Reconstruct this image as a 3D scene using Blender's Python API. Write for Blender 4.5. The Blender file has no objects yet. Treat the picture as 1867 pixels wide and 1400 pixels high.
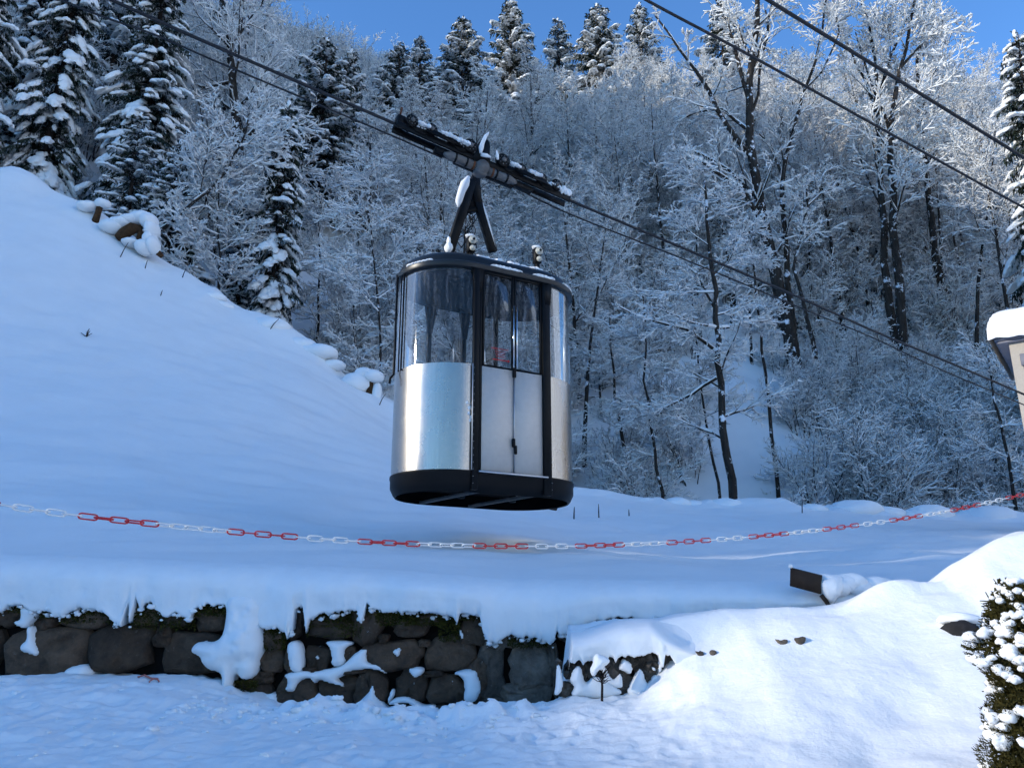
import bpy, math, random
import numpy as np
from mathutils import Vector, Matrix, noise as mnoise

# ------------------------------------------------------------------ camera, light, exposure
scene = bpy.context.scene
COL = scene.collection
PITCH = math.radians(16.0)
CAMH = 1.7
FPX = 1500.0                       # focal length in pixels of the 1867 px wide photograph
cam_data = bpy.data.cameras.new("camera")
cam_data.sensor_width = 36.0
cam_data.lens = 36.0 * FPX / 1867.0
cam_data.clip_start = 0.05
cam_data.clip_end = 3000.0
cam = bpy.data.objects.new("camera", cam_data)
COL.objects.link(cam)
cam.location = (0, 0, CAMH)
cam.rotation_euler = (math.radians(90) + PITCH, 0, 0)
scene.camera = cam

SUN_EL = math.radians(18.0)
SUN_H = Vector((-0.961, -0.276, 0.0)).normalized()
SUN_DIR = Vector((SUN_H.x * math.cos(SUN_EL), SUN_H.y * math.cos(SUN_EL), math.sin(SUN_EL)))
world = bpy.data.worlds.new("World")
scene.world = world
world.use_nodes = True
wn = world.node_tree
wn.nodes.clear()
w_out = wn.nodes.new("ShaderNodeOutputWorld")
w_bg = wn.nodes.new("ShaderNodeBackground")
w_sky = wn.nodes.new("ShaderNodeTexSky")
w_sky.sky_type = 'NISHITA'
w_sky.sun_disc = False
w_sky.sun_elevation = SUN_EL
w_sky.sun_rotation = math.atan2(SUN_H.x, SUN_H.y)
w_sky.altitude = 800
w_sky.air_density = 1.3
w_sky.dust_density = 0.0
w_sky.ozone_density = 8.0
w_bg.inputs['Strength'].default_value = 0.15
wn.links.new(w_sky.outputs[0], w_bg.inputs['Color'])
wn.links.new(w_bg.outputs[0], w_out.inputs['Surface'])
sun_data = bpy.data.lights.new("sun", 'SUN')
sun_data.energy = 2.0
sun_data.angle = math.radians(0.6)
sun_data.color = (1.0, 0.93, 0.80)
sun = bpy.data.objects.new("sun", sun_data)
COL.objects.link(sun)
sun.rotation_euler = (-SUN_DIR).to_track_quat('-Z', 'Y').to_euler()
sun.location = SUN_DIR * 200

scene.view_settings.view_transform = 'Standard'
scene.view_settings.look = 'None'
scene.view_settings.exposure = 1.05
scene.view_settings.gamma = 1.0
scene.view_settings.use_curve_mapping = False
scene.render.engine = 'CYCLES'
cy = scene.cycles
cy.use_adaptive_sampling = True
cy.adaptive_threshold = 0.03
cy.adaptive_min_samples = 16
cy.time_limit = 420
cy.use_denoising = True
cy.denoiser = 'OPENIMAGEDENOISE'
cy.denoising_input_passes = 'RGB_ALBEDO_NORMAL'
cy.denoising_prefilter = 'ACCURATE'
cy.max_bounces = 5
cy.diffuse_bounces = 2
cy.glossy_bounces = 3
cy.transmission_bounces = 4
cy.transparent_max_bounces = 8
cy.caustics_reflective = False
cy.caustics_refractive = False

# ------------------------------------------------------------------ pixel -> place helpers
SP, CP = math.sin(PITCH), math.cos(PITCH)
def ray(px, py):
    u, v = (px - 933.5) / FPX, (700 - py) / FPX
    return Vector((u, CP - v * SP, SP + v * CP))
CAM = Vector((0, 0, CAMH))
def PD(px, py, D):
    return CAM + ray(px, py) * D
def PY(px, py, Y):
    r = ray(px, py)
    return CAM + r * (Y / r.y)
def zat(py, Y):
    v = (700 - py) / FPX
    return CAMH + Y * (SP + v * CP) / (CP - v * SP)
def project(p):
    d = Vector(p) - CAM
    D = d.y * CP + d.z * SP
    U = -d.y * SP + d.z * CP
    return 933.5 + FPX * d.x / D, 700 - FPX * U / D, D

# ------------------------------------------------------------------ numpy noise
def _h(ix, iy, seed):
    n = (ix.astype(np.int64) * 374761393 + iy.astype(np.int64) * 668265263 + seed * 974634777) & 0x7fffffff
    n = ((n ^ (n >> 13)) * 1274126177) & 0x7fffffff
    n = n ^ (n >> 16)
    return (n & 0xffff) / 65535.0
def vnoise(x, y, seed=0):
    x = np.asarray(x, float); y = np.asarray(y, float)
    ix, iy = np.floor(x), np.floor(y)
    fx, fy = x - ix, y - iy
    fx = fx * fx * fx * (fx * (fx * 6 - 15) + 10); fy = fy * fy * fy * (fy * (fy * 6 - 15) + 10)
    a, b = _h(ix, iy, seed), _h(ix + 1, iy, seed)
    c, d = _h(ix, iy + 1, seed), _h(ix + 1, iy + 1, seed)
    return (a * (1 - fx) + b * fx) * (1 - fy) + (c * (1 - fx) + d * fx) * fy * 1.0 - 0.5 + 0.0
def fbm(x, y, octs=4, seed=0, gain=0.5):
    s, a, f = 0.0, 1.0, 1.0
    for k in range(octs):
        s = s + a * vnoise(x * f + 17.3 * k, y * f - 9.1 * k, seed + k)
        a *= gain; f *= 2.03
    return s

# ------------------------------------------------------------------ mesh helpers
def link_mesh(name, verts, faces_list, mats, parent=None, smooth=False, mat_idx=None, loc=None):
    """faces_list: list of int arrays, each (n,k); mat_idx: list of ints per array"""
    verts = np.asarray(verts, dtype=np.float32).reshape(-1, 3)
    me = bpy.data.meshes.new(name)
    me.vertices.add(len(verts))
    me.vertices.foreach_set('co', verts.ravel())
    arrs = [np.asarray(f, dtype=np.int32) for f in faces_list if len(f)]
    if arrs:
        loops = np.concatenate([a.ravel() for a in arrs])
        tot = np.concatenate([np.full(len(a), a.shape[1], dtype=np.int32) for a in arrs])
        start = np.concatenate(([0], np.cumsum(tot)[:-1])).astype(np.int32)
        me.loops.add(len(loops)); me.loops.foreach_set('vertex_index', loops)
        me.polygons.add(len(tot)); me.polygons.foreach_set('loop_start', start)
        me.polygons.foreach_set('loop_total', tot)
        if mat_idx is not None:
            mi = np.concatenate([np.full(len(a), m, dtype=np.int32) for a, m in zip([f for f in faces_list if len(f)], mat_idx)])
            me.polygons.foreach_set('material_index', mi)
        if smooth:
            me.polygons.foreach_set('use_smooth', np.ones(len(tot), dtype=bool))
    if not isinstance(mats, (list, tuple)):
        mats = [mats]
    for m in mats:
        me.materials.append(m)
    me.update(calc_edges=True)
    o = bpy.data.objects.new(name, me)
    COL.objects.link(o)
    if parent is not None:
        o.parent = parent
    if loc is not None:
        o.location = loc
    return o

def tag(o, label=None, cat=None, group=None, kind=None):
    if label: o['label'] = label
    if cat: o['category'] = cat
    if group: o['group'] = group
    if kind: o['kind'] = kind
    return o

def empty(name, loc, label=None, cat=None, group=None):
    o = bpy.data.objects.new(name, None)
    o.empty_display_size = 0.2
    COL.objects.link(o)
    o.location = loc
    return tag(o, label, cat, group)

class MB:
    """collects simple solids in world space; build() links them as one mesh object"""
    def __init__(self):
        self.v = []; self.f = {}; self.n = 0
    def add(self, verts, faces):
        base = self.n
        verts = np.asarray(verts, float).reshape(-1, 3)
        self.v.append(verts); self.n += len(verts)
        for f in faces:
            self.f.setdefault(len(f), []).append([i + base for i in f])
        return self
    def box(self, c, ax, ay, az, sx, sy, sz, bev=0.0):
        c = Vector(c); ax, ay, az = Vector(ax), Vector(ay), Vector(az)
        hx, hy, hz = sx / 2, sy / 2, sz / 2
        if bev <= 0 or bev * 2.2 > min(sx, sy, sz):
            bev = min(sx, sy, sz) * 0.12
        b = bev
        V = []
        # chamfered box: 3 vertices per corner
        for kx in (-1, 1):
            for ky in (-1, 1):
                for kz in (-1, 1):
                    V.append(c + ax * kx * hx + ay * ky * (hy - b) + az * kz * (hz - b))
                    V.append(c + ax * kx * (hx - b) + ay * ky * hy + az * kz * (hz - b))
                    V.append(c + ax * kx * (hx - b) + ay * ky * (hy - b) + az * kz * hz)
        def I(kx, ky, kz, m): return ((kx > 0) * 4 + (ky > 0) * 2 + (kz > 0)) * 3 + m
        F = []
        for k in (-1, 1):
            q = [I(k, -1, -1, 0), I(k, 1, -1, 0), I(k, 1, 1, 0), I(k, -1, 1, 0)]; F.append(q if k > 0 else q[::-1])
            q = [I(-1, k, -1, 1), I(-1, k, 1, 1), I(1, k, 1, 1), I(1, k, -1, 1)]; F.append(q if k > 0 else q[::-1])
            q = [I(-1, -1, k, 2), I(1, -1, k, 2), I(1, 1, k, 2), I(-1, 1, k, 2)]; F.append(q if k > 0 else q[::-1])
        for ka in (-1, 1):
            for kb in (-1, 1):
                q = [I(ka, kb, -1, 0), I(ka, kb, -1, 1), I(ka, kb, 1, 1), I(ka, kb, 1, 0)]; F.append(q if ka * kb > 0 else q[::-1])
                q = [I(ka, -1, kb, 0), I(ka, 1, kb, 0), I(ka, 1, kb, 2), I(ka, -1, kb, 2)]; F.append(q if ka * kb > 0 else q[::-1])
                q = [I(-1, ka, kb, 1), I(-1, ka, kb, 2), I(1, ka, kb, 2), I(1, ka, kb, 1)]; F.append(q if ka * kb > 0 else q[::-1])
        for kx in (-1, 1):
            for ky in (-1, 1):
                for kz in (-1, 1):
                    q = [I(kx, ky, kz, 0), I(kx, ky, kz, 1), I(kx, ky, kz, 2)]
                    F.append(q if kx * ky * kz > 0 else q[::-1])
        return self.add([tuple(p) for p in V], F)
    def bar(self, p0, p1, w, h, up=(0, 0, 1), bev=0.0):
        p0, p1 = Vector(p0), Vector(p1)
        ax = (p1 - p0); L = ax.length; ax.normalize()
        ay = Vector(up).cross(ax)
        if ay.length < 1e-4: ay = Vector((0, 1, 0)).cross(ax)
        ay.normalize(); az = ax.cross(ay)
        return self.box((p0 + p1) / 2, ax, ay, az, L, w, h, bev)
    def tube(self, pts, r, k=8, caps=True):
        pts = [Vector(p) for p in pts]
        n = len(pts)
        rs = r if isinstance(r, (list, tuple)) else [r] * n
        V = []; prev = None
        for i, p in enumerate(pts):
            t = (pts[min(i + 1, n - 1)] - pts[max(i - 1, 0)]).normalized()
            if prev is None:
                a = t.cross(Vector((0, 0, 1)))
                if a.length < 1e-3: a = t.cross(Vector((0, 1, 0)))
            else:
                a = prev - t * prev.dot(t)
            a.normalize(); prev = a; b = t.cross(a)
            for j in range(k):
                th = 2 * math.pi * j / k
                V.append(p + (a * math.cos(th) + b * math.sin(th)) * rs[i])
        F = []
        for i in range(n - 1):
            for j in range(k):
                F.append([i * k + j, i * k + (j + 1) % k, (i + 1) * k + (j + 1) % k, (i + 1) * k + j])
        if caps:
            F.append(list(range(k))[::-1]); F.append([(n - 1) * k + j for j in range(k)])
        return self.add([tuple(p) for p in V], F)
    def cyl(self, p0, p1, r, k=16):
        return self.tube([p0, p1], r, k)
    def prism(self, pts2, origin, ax, ay, thick_axis, thick):
        """extrude polygon (list of (a,b)) centred on thick_axis"""
        o = Vector(origin); ax = Vector(ax); ay = Vector(ay); t = Vector(thick_axis)
        n = len(pts2); V = []
        for s in (-0.5, 0.5):
            for a, b in pts2:
                V.append(tuple(o + ax * a + ay * b + t * (s * thick)))
        F = [list(range(n))[::-1], [n + i for i in range(n)]]
        for i in range(n):
            F.append([i, (i + 1) % n, n + (i + 1) % n, n + i])
        return self.add(V, F)
    def lump(self, c, rx, ry, rz, ax=(1, 0, 0), ay=(0, 1, 0), az=(0, 0, 1), seed=0, amp=0.18):
        V, F = ICO2
        c = np.array(c, float)
        n = V + 0.0
        d = 1 + amp * 2 * fbm(V[:, 0] * 1.7 + seed * 3.1 + V[:, 2], V[:, 1] * 1.7 - seed * 1.7 + V[:, 2] * .6, 2, seed)
        q = n * d[:, None]
        A = np.array([ax, ay, az], float)
        P = c + (q * np.array([rx, ry, rz])) @ A
        return self.add(P, F.tolist())
    def build(self, name, mat, parent=None, smooth=False, origin=None):
        v = np.concatenate(self.v) if self.v else np.zeros((0, 3))
        off = np.zeros(3)
        if parent is not None:
            off = np.array(parent.matrix_basis.translation if parent.parent is None else root_loc(parent))
        elif origin is not None:
            off = np.array(origin)
        fl = [np.array(a) for k, a in sorted(self.f.items())]
        ngon = [a for a in fl]
        o = link_mesh(name, v - off, ngon, mat, parent, smooth)
        if parent is None and origin is not None:
            o.location = origin
        return o
def root_loc(o):
    l = Vector((0, 0, 0))
    while o is not None:
        l += o.location; o = o.parent
    return l

def make_ico(sub):
    t = (1 + 5 ** .5) / 2
    V = [(-1, t, 0), (1, t, 0), (-1, -t, 0), (1, -t, 0), (0, -1, t), (0, 1, t), (0, -1, -t), (0, 1, -t), (t, 0, -1), (t, 0, 1), (-t, 0, -1), (-t, 0, 1)]
    F = [(0, 11, 5), (0, 5, 1), (0, 1, 7), (0, 7, 10), (0, 10, 11), (1, 5, 9), (5, 11, 4), (11, 10, 2), (10, 7, 6), (7, 1, 8), (3, 9, 4), (3, 4, 2), (3, 2, 6), (3, 6, 8), (3, 8, 9), (4, 9, 5), (2, 4, 11), (6, 2, 10), (8, 6, 7), (9, 8, 1)]
    V = [Vector(v).normalized() for v in V]
    for _ in range(sub):
        cache = {}; G = []
        def mid(a, b):
            k = (min(a, b), max(a, b))
            if k not in cache:
                cache[k] = len(V); V.append(((V[a] + V[b]) / 2).normalized())
            return cache[k]
        for a, b, c in F:
            x, y, z = mid(a, b), mid(b, c), mid(c, a)
            G += [(a, x, z), (b, y, x), (c, z, y), (x, y, z)]
        F = G
    return np.array([tuple(v) for v in V]), np.array(F)
ICO1 = make_ico(1)
ICO2 = make_ico(2)

def interp(x, xs, ys):
    return np.interp(x, xs, ys)

# ------------------------------------------------------------------ materials
def new_mat(name):
    m = bpy.data.materials.new(name); m.use_nodes = True
    nt = m.node_tree
    b = nt.nodes['Principled BSDF']
    return m, nt, b
def N(nt, t, **kw):
    n = nt.nodes.new(t)
    for k, v in kw.items():
        if k in n.inputs: n.inputs[k].default_value = v
        else: setattr(n, k, v)
    return n
def L(nt, a, b): nt.links.new(a, b)
def obj_co(nt):
    t = N(nt, 'ShaderNodeTexCoord'); return t.outputs['Object']
def noise_node(nt, co, scale, detail=4, rough=0.55):
    n = N(nt, 'ShaderNodeTexNoise'); n.inputs['Scale'].default_value = scale
    n.inputs['Detail'].default_value = detail; n.inputs['Roughness'].default_value = rough
    if co is not None: L(nt, co, n.inputs['Vector'])
    return n
def ramp(nt, fac, stops):
    r = N(nt, 'ShaderNodeValToRGB')
    e = r.color_ramp.elements
    while len(e) < len(stops): e.new(0.5)
    for el, (p, c) in zip(e, stops):
        el.position = p; el.color = (*c, 1) if len(c) == 3 else c
    L(nt, fac, r.inputs[0]); return r
def bump(nt, b, heights, dist=0.02, strength=0.5):
    prev = None
    for h, d, s in heights:
        bp = N(nt, 'ShaderNodeBump'); bp.inputs['Distance'].default_value = d; bp.inputs['Strength'].default_value = s
        L(nt, h, bp.inputs['Height'])
        if prev is not None: L(nt, prev, bp.inputs['Normal'])
        prev = bp.outputs[0]
    L(nt, prev, b.inputs['Normal'])

def snow_material(name, s1=6.0, d1=0.03, s2=60.0, d2=0.004, tint=(0.885, 0.885, 0.87), dirt=0.0):
    m, nt, b = new_mat(name)
    co = obj_co(nt)
    n1 = noise_node(nt, co, s1, 5, 0.6); n2 = noise_node(nt, co, s2, 4, 0.7)
    c0 = tuple(c * 0.95 for c in tint)
    r = ramp(nt, n1.outputs['Fac'], [(0.3, c0), (0.7, tint)])
    if dirt > 0:
        n3 = noise_node(nt, co, 3.0, 7, 0.75)
        rd = ramp(nt, n3.outputs['Fac'], [(0.62, (0, 0, 0)), (0.80, (dirt, dirt, dirt))])
        mx = N(nt, 'ShaderNodeMix', data_type='RGBA')
        L(nt, rd.outputs[0], mx.inputs[0]); L(nt, r.outputs[0], mx.inputs[6]); mx.inputs[7].default_value = (0.42, 0.38, 0.36, 1)
        L(nt, mx.outputs[2], b.inputs['Base Color'])
    else:
        L(nt, r.outputs[0], b.inputs['Base Color'])
    b.inputs['Roughness'].default_value = 0.75
    b.inputs['Specular IOR Level'].default_value = 0.25
    bump(nt, b, [(n1.outputs['Fac'], d1, 0.5), (n2.outputs['Fac'], d2, 0.6)])
    return m
SNOW = snow_material('snow', 1.2, 0.05, 26.0, 0.0022)
SNOW_FINE = snow_material('snow_fresh', 7.0, 0.016, 90.0, 0.0016)
SNOW_CLUMP = snow_material('snow_ploughed', 9.0, 0.026, 60.0, 0.003, dirt=0.3)
SNOW_TREE = snow_material('snow_on_twigs', 8.0, 0.01, 40.0, 0.003, tint=(0.90, 0.89, 0.86))

def bark_material(name, c0, c1, scale=6.0, snow=0.0):
    m, nt, b = new_mat(name)
    co = obj_co(nt)
    mp = N(nt, 'ShaderNodeMapping'); mp.inputs['Scale'].default_value = (1, 1, 0.25); L(nt, co, mp.inputs['Vector'])
    n = noise_node(nt, mp.outputs[0], scale, 6, 0.7)
    r = ramp(nt, n.outputs['Fac'], [(0.3, c0), (0.7, c1)])
    out = r.outputs[0]
    if snow > 0:      # wind-blown snow stuck to the bark in patches
        n2 = noise_node(nt, co, 2.2, 5, 0.7)
        rs = ramp(nt, n2.outputs['Fac'], [(0.60 - 0.12 * snow, (0, 0, 0)), (0.66 - 0.12 * snow, (1, 1, 1))])
        mx = N(nt, 'ShaderNodeMix', data_type='RGBA')
        L(nt, rs.outputs[0], mx.inputs[0]); L(nt, out, mx.inputs[6]); mx.inputs[7].default_value = (0.8, 0.82, 0.85, 1)
        out = mx.outputs[2]
    L(nt, out, b.inputs['Base Color'])
    b.inputs['Roughness'].default_value = 0.9
    b.inputs['Specular IOR Level'].default_value = 0.15
    bump(nt, b, [(n.outputs['Fac'], 0.03, 0.7)])
    return m
BARK = bark_material('bark', (0.018, 0.014, 0.011), (0.06, 0.05, 0.042), 7.0, 0.25)
TWIG = bark_material('twig', (0.018, 0.014, 0.013), (0.044, 0.035, 0.031), 4.0)
SPRUCE_BARK = bark_material('spruce_bark', (0.02, 0.015, 0.012), (0.07, 0.05, 0.04), 6.0)

def plain(name, col, rough=0.5, metal=0.0, spec=0.5, var=0.15, scale=12.0, bmp=0.0):
    m, nt, b = new_mat(name)
    co = obj_co(nt)
    n = noise_node(nt, co, scale, 5, 0.65)
    r = ramp(nt, n.outputs['Fac'], [(0.25, tuple(c * (1 - var) for c in col)), (0.75, tuple(min(1, c * (1 + var)) for c in col))])
    L(nt, r.outputs[0], b.inputs['Base Color'])
    b.inputs['Roughness'].default_value = rough
    b.inputs['Metallic'].default_value = metal
    b.inputs['Specular IOR Level'].default_value = spec
    if bmp > 0: bump(nt, b, [(n.outputs['Fac'], bmp, 0.6)])
    return m
NEEDLE = bark_material('spruce_needles', (0.018, 0.028, 0.018), (0.045, 0.058, 0.042), 3.0, 0.62)
BUSH = plain('bush_foliage', (0.044, 0.038, 0.010), 0.9, 0, 0.12, 0.55, 9.0)
STONE = None
def stone_material(name, c0, c1, lich):
    m, nt, b = new_mat(name)
    oi = N(nt, 'ShaderNodeObjectInfo')
    geo = N(nt, 'ShaderNodeNewGeometry')
    n = noise_node(nt, geo.outputs['Position'], 5.0, 8, 0.7)
    n2 = noise_node(nt, geo.outputs['Position'], 26.0, 6, 0.75)
    r = ramp(nt, n.outputs['Fac'], [(0.3, c0), (0.72, c1)])
    hs = N(nt, 'ShaderNodeHueSaturation'); L(nt, r.outputs[0], hs.inputs['Color'])
    mr = N(nt, 'ShaderNodeMapRange'); L(nt, oi.outputs['Random'], mr.inputs[0]); mr.inputs[3].default_value = 0.65; mr.inputs[4].default_value = 1.35
    L(nt, mr.outputs[0], hs.inputs['Value'])
    rl = ramp(nt, n2.outputs['Fac'], [(0.60, (0, 0, 0)), (0.72, (0.6, 0.6, 0.6))])
    mx = N(nt, 'ShaderNodeMix', data_type='RGBA')
    L(nt, rl.outputs[0], mx.inputs[0]); L(nt, hs.outputs[0], mx.inputs[6]); mx.inputs[7].default_value = (*lich, 1)
    n4 = noise_node(nt, geo.outputs['Position'], 11.0, 7, 0.8)
    r4 = ramp(nt, n4.outputs['Fac'], [(0.66, (0, 0, 0)), (0.70, (0.8, 0.8, 0.8))])     # specks of blown snow
    m4 = N(nt, 'ShaderNodeMix', data_type='RGBA'); L(nt, r4.outputs[0], m4.inputs[0]); L(nt, mx.outputs[2], m4.inputs[6]); m4.inputs[7].default_value = (0.75, 0.76, 0.78, 1)
    L(nt, m4.outputs[2], b.inputs['Base Color'])
    b.inputs['Roughness'].default_value = 0.88
    b.inputs['Specular IOR Level'].default_value = 0.25
    bump(nt, b, [(n.outputs['Fac'], 0.05, 0.8), (n2.outputs['Fac'], 0.012, 0.8)])
    return m
STONE = stone_material('wall_stone', (0.034, 0.023, 0.016), (0.15, 0.095, 0.060), (0.19, 0.16, 0.13))
STONE_LIGHT = stone_material('low_wall_stone', (0.05, 0.04, 0.033), (0.16, 0.13, 0.10), (0.22, 0.20, 0.17))
MORTAR = stone_material('mortared_stone', (0.06, 0.047, 0.037), (0.25, 0.195, 0.15), (0.34, 0.32, 0.30))
BOULDER = plain('dark_grey_rock', (0.022, 0.021, 0.022), 0.9, 0, 0.2, 0.5, 16.0, 0.02)
JOINT = plain('wall_joint_earth', (0.010, 0.008, 0.007), 0.95, 0, 0.1, 0.4, 12, 0.02)
MOSS = plain('moss', (0.048, 0.044, 0.010), 0.95, 0, 0.05, 0.6, 18.0)
BLACK = plain('black_paint', (0.0055, 0.0055, 0.006), 0.45, 0, 0.14, 0.25, 6.0)
BLACK_MATT = plain('black_undercoat', (0.008, 0.008, 0.009), 0.7, 0, 0.3, 0.25, 6.0)
ROOFM = plain('dark_roof_paint', (0.010, 0.013, 0.016), 0.34, 0, 0.32, 0.2, 5.0)
WHITE_DOOR = plain('door_sheet', (0.50, 0.46, 0.42), 0.45, 0.25, 0.5, 0.06, 14.0)
STEEL = plain('bare_steel', (0.45, 0.45, 0.46), 0.35, 1.0, 0.5, 0.1, 14.0)
CHROME = plain('polished_bar', (0.75, 0.75, 0.76), 0.14, 1.0, 0.5, 0.05, 14.0)
PIPE = plain('weathered_grey_pipe', (0.13, 0.125, 0.12), 0.6, 0.2, 0.4, 0.35, 9.0)
RUST = plain('rust', (0.13, 0.055, 0.03), 0.85, 0, 0.2, 0.4, 12.0)
ROPE = plain('steel_rope', (0.030, 0.030, 0.033), 0.55, 0.5, 0.4, 0.3, 40.0)
CERAMIC = plain('pale_insulator', (0.55, 0.53, 0.45), 0.35, 0, 0.5, 0.1, 20.0)
RED = plain('red_plastic', (0.50, 0.018, 0.020), 0.4, 0, 0.5, 0.15, 20.0)
WHITE_PL = plain('white_plastic', (0.72, 0.72, 0.70), 0.35, 0, 0.5, 0.08, 20.0)
RED_PRINT = plain('red_print', (0.55, 0.02, 0.02), 0.5, 0, 0.4, 0.1, 20.0)
RENDERW = plain('beige_render', (0.40, 0.355, 0.30), 0.9, 0, 0.2, 0.08, 20.0, 0.004)
TRIM = plain('grey_violet_trim', (0.16, 0.16, 0.19), 0.6, 0, 0.4, 0.1, 8.0)
DARKGLASS = plain('dark_window_glass', (0.02, 0.025, 0.03), 0.05, 0, 0.6, 0.1, 3.0)
WOOD = plain('dark_wet_wood', (0.030, 0.018, 0.011), 0.75, 0, 0.3, 0.4, 9.0, 0.004)
WOOD_ROT = plain('broken_wood', (0.075, 0.038, 0.018), 0.9, 0, 0.2, 0.5, 14.0, 0.01)
PINK = plain('faded_red_hose', (0.45, 0.16, 0.13), 0.6, 0, 0.3, 0.15, 14.0)

def metal_brushed():
    m, nt, b = new_mat('brushed_aluminium')
    co = obj_co(nt)
    mp = N(nt, 'ShaderNodeMapping'); mp.inputs['Scale'].default_value = (60, 60, 0.7); L(nt, co, mp.inputs['Vector'])
    n = noise_node(nt, mp.outputs[0], 3.0, 5, 0.6)
    n2 = noise_node(nt, co, 2.5, 4, 0.6)
    mp2 = N(nt, 'ShaderNodeMapping'); mp2.inputs['Scale'].default_value = (1.2, 1.2, 90); L(nt, co, mp2.inputs['Vector'])
    n3 = noise_node(nt, mp2.outputs[0], 3.0, 4, 0.6)
    r = ramp(nt, n.outputs['Fac'], [(0.3, (0.37, 0.345, 0.315)), (0.7, (0.47, 0.44, 0.40))])
    L(nt, r.outputs[0], b.inputs['Base Color'])
    b.inputs['Metallic'].default_value = 1.0
    rr = ramp(nt, n2.outputs['Fac'], [(0.3, (0.24,) * 3), (0.7, (0.30,) * 3)])
    L(nt, rr.outputs[0], b.inputs['Roughness'])
    bump(nt, b, [(n.outputs['Fac'], 0.0015, 0.25), (n2.outputs['Fac'], 0.02, 0.12), (n3.outputs['Fac'], 0.001, 0.2)])
    return m
ALU = metal_brushed()

def glass_mat(name, tint, frost=0.0, mirror=0.5):
    m, nt, b = new_mat(name)
    nt.nodes.remove(b)
    out = [n for n in nt.nodes if n.type == 'OUTPUT_MATERIAL'][0]
    tr = N(nt, 'ShaderNodeBsdfTransparent'); tr.inputs[0].default_value = (*tint, 1)
    gl = N(nt, 'ShaderNodeBsdfGlossy'); gl.inputs['Roughness'].default_value = 0.03
    gl.inputs['Color'].default_value = (1, 1, 1, 1)
    fr = N(nt, 'ShaderNodeFresnel'); fr.inputs['IOR'].default_value = 1.33
    co = obj_co(nt)
    n = noise_node(nt, co, 3.0, 5, 0.6)
    bp = N(nt, 'ShaderNodeBump'); bp.inputs['Distance'].default_value = 0.02; bp.inputs['Strength'].default_value = 0.05
    L(nt, n.outputs['Fac'], bp.inputs['Height']); L(nt, bp.outputs[0], gl.inputs['Normal'])
    mix = N(nt, 'ShaderNodeMixShader')
    fm = N(nt, 'ShaderNodeMath', operation='MULTIPLY'); L(nt, fr.outputs[0], fm.inputs[0]); fm.inputs[1].default_value = mirror; L(nt, fm.outputs[0], mix.inputs[0]); L(nt, tr.outputs[0], mix.inputs[1]); L(nt, gl.outputs[0], mix.inputs[2])
    df = N(nt, 'ShaderNodeBsdfDiffuse'); df.inputs[0].default_value = (0.75, 0.76, 0.78, 1)
    # dried droplets and rime on the pane
    n2 = noise_node(nt, co, 38.0, 6, 0.75)
    mp = N(nt, 'ShaderNodeMapping'); mp.inputs['Scale'].default_value = (9, 9, 0.9); L(nt, co, mp.inputs['Vector'])
    n3 = noise_node(nt, mp.outputs[0], 2.0, 4, 0.6)
    mu = N(nt, 'ShaderNodeMath', operation='MULTIPLY'); L(nt, n2.outputs['Fac'], mu.inputs[0]); L(nt, n3.outputs['Fac'], mu.inputs[1])
    rr = ramp(nt, mu.outputs[0], [(0.24, (0.005,) * 3), (0.44, (frost,) * 3)])
    mix2 = N(nt, 'ShaderNodeMixShader')
    L(nt, rr.outputs[0], mix2.inputs[0]); L(nt, mix.outputs[0], mix2.inputs[1]); L(nt, df.outputs[0], mix2.inputs[2])
    L(nt, mix2.outputs[0], out.inputs['Surface'])
    return m
GLASS = glass_mat('cabin_glass', (0.965, 0.975, 0.98), 0.12)
GLASS_DOOR = glass_mat('door_glass', (0.95, 0.96, 0.965), 0.16, 0.12)

# ------------------------------------------------------------------ terrain functions
YE = 26.0                          # the field ends in a brow about 26 m away
_edge_px = [(-700, -150), (-300, 120), (0, 310), (150, 372), (400, 540), (600, 655), (720, 752), (860, 838), (1050, 912), (1300, 922), (1500, 932), (1700, 945), (1900, 950), (2200, 955)]
_ep = [PY(x, y, YE) for x, y in _edge_px]
EX = np.array([p.x for p in _ep]); EZ = np.array([p.z for p in _ep])
EX = np.concatenate(([EX[0] - 60], EX, [EX[-1] + 60])); EZ = np.concatenate(([EZ[0] + 6], EZ, [EZ[-1] - 2]))
_xs = np.linspace(EX[0], EX[-1], 3000)
_zs = np.interp(_xs, EX, EZ)
_k = np.exp(-0.5 * (np.arange(-40, 41) / 16.0) ** 2); _k /= _k.sum()
_zs = np.convolve(np.pad(_zs, 40, mode='edge'), _k, mode='valid')
def edge_z(x): return np.interp(x, _xs, _zs)
def lip_z(x): return np.interp(x, [-6, -4, -1.5, 0, 3, 7], [2.26, 2.22, 2.13, 2.03, 2.0, 2.0])
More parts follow.
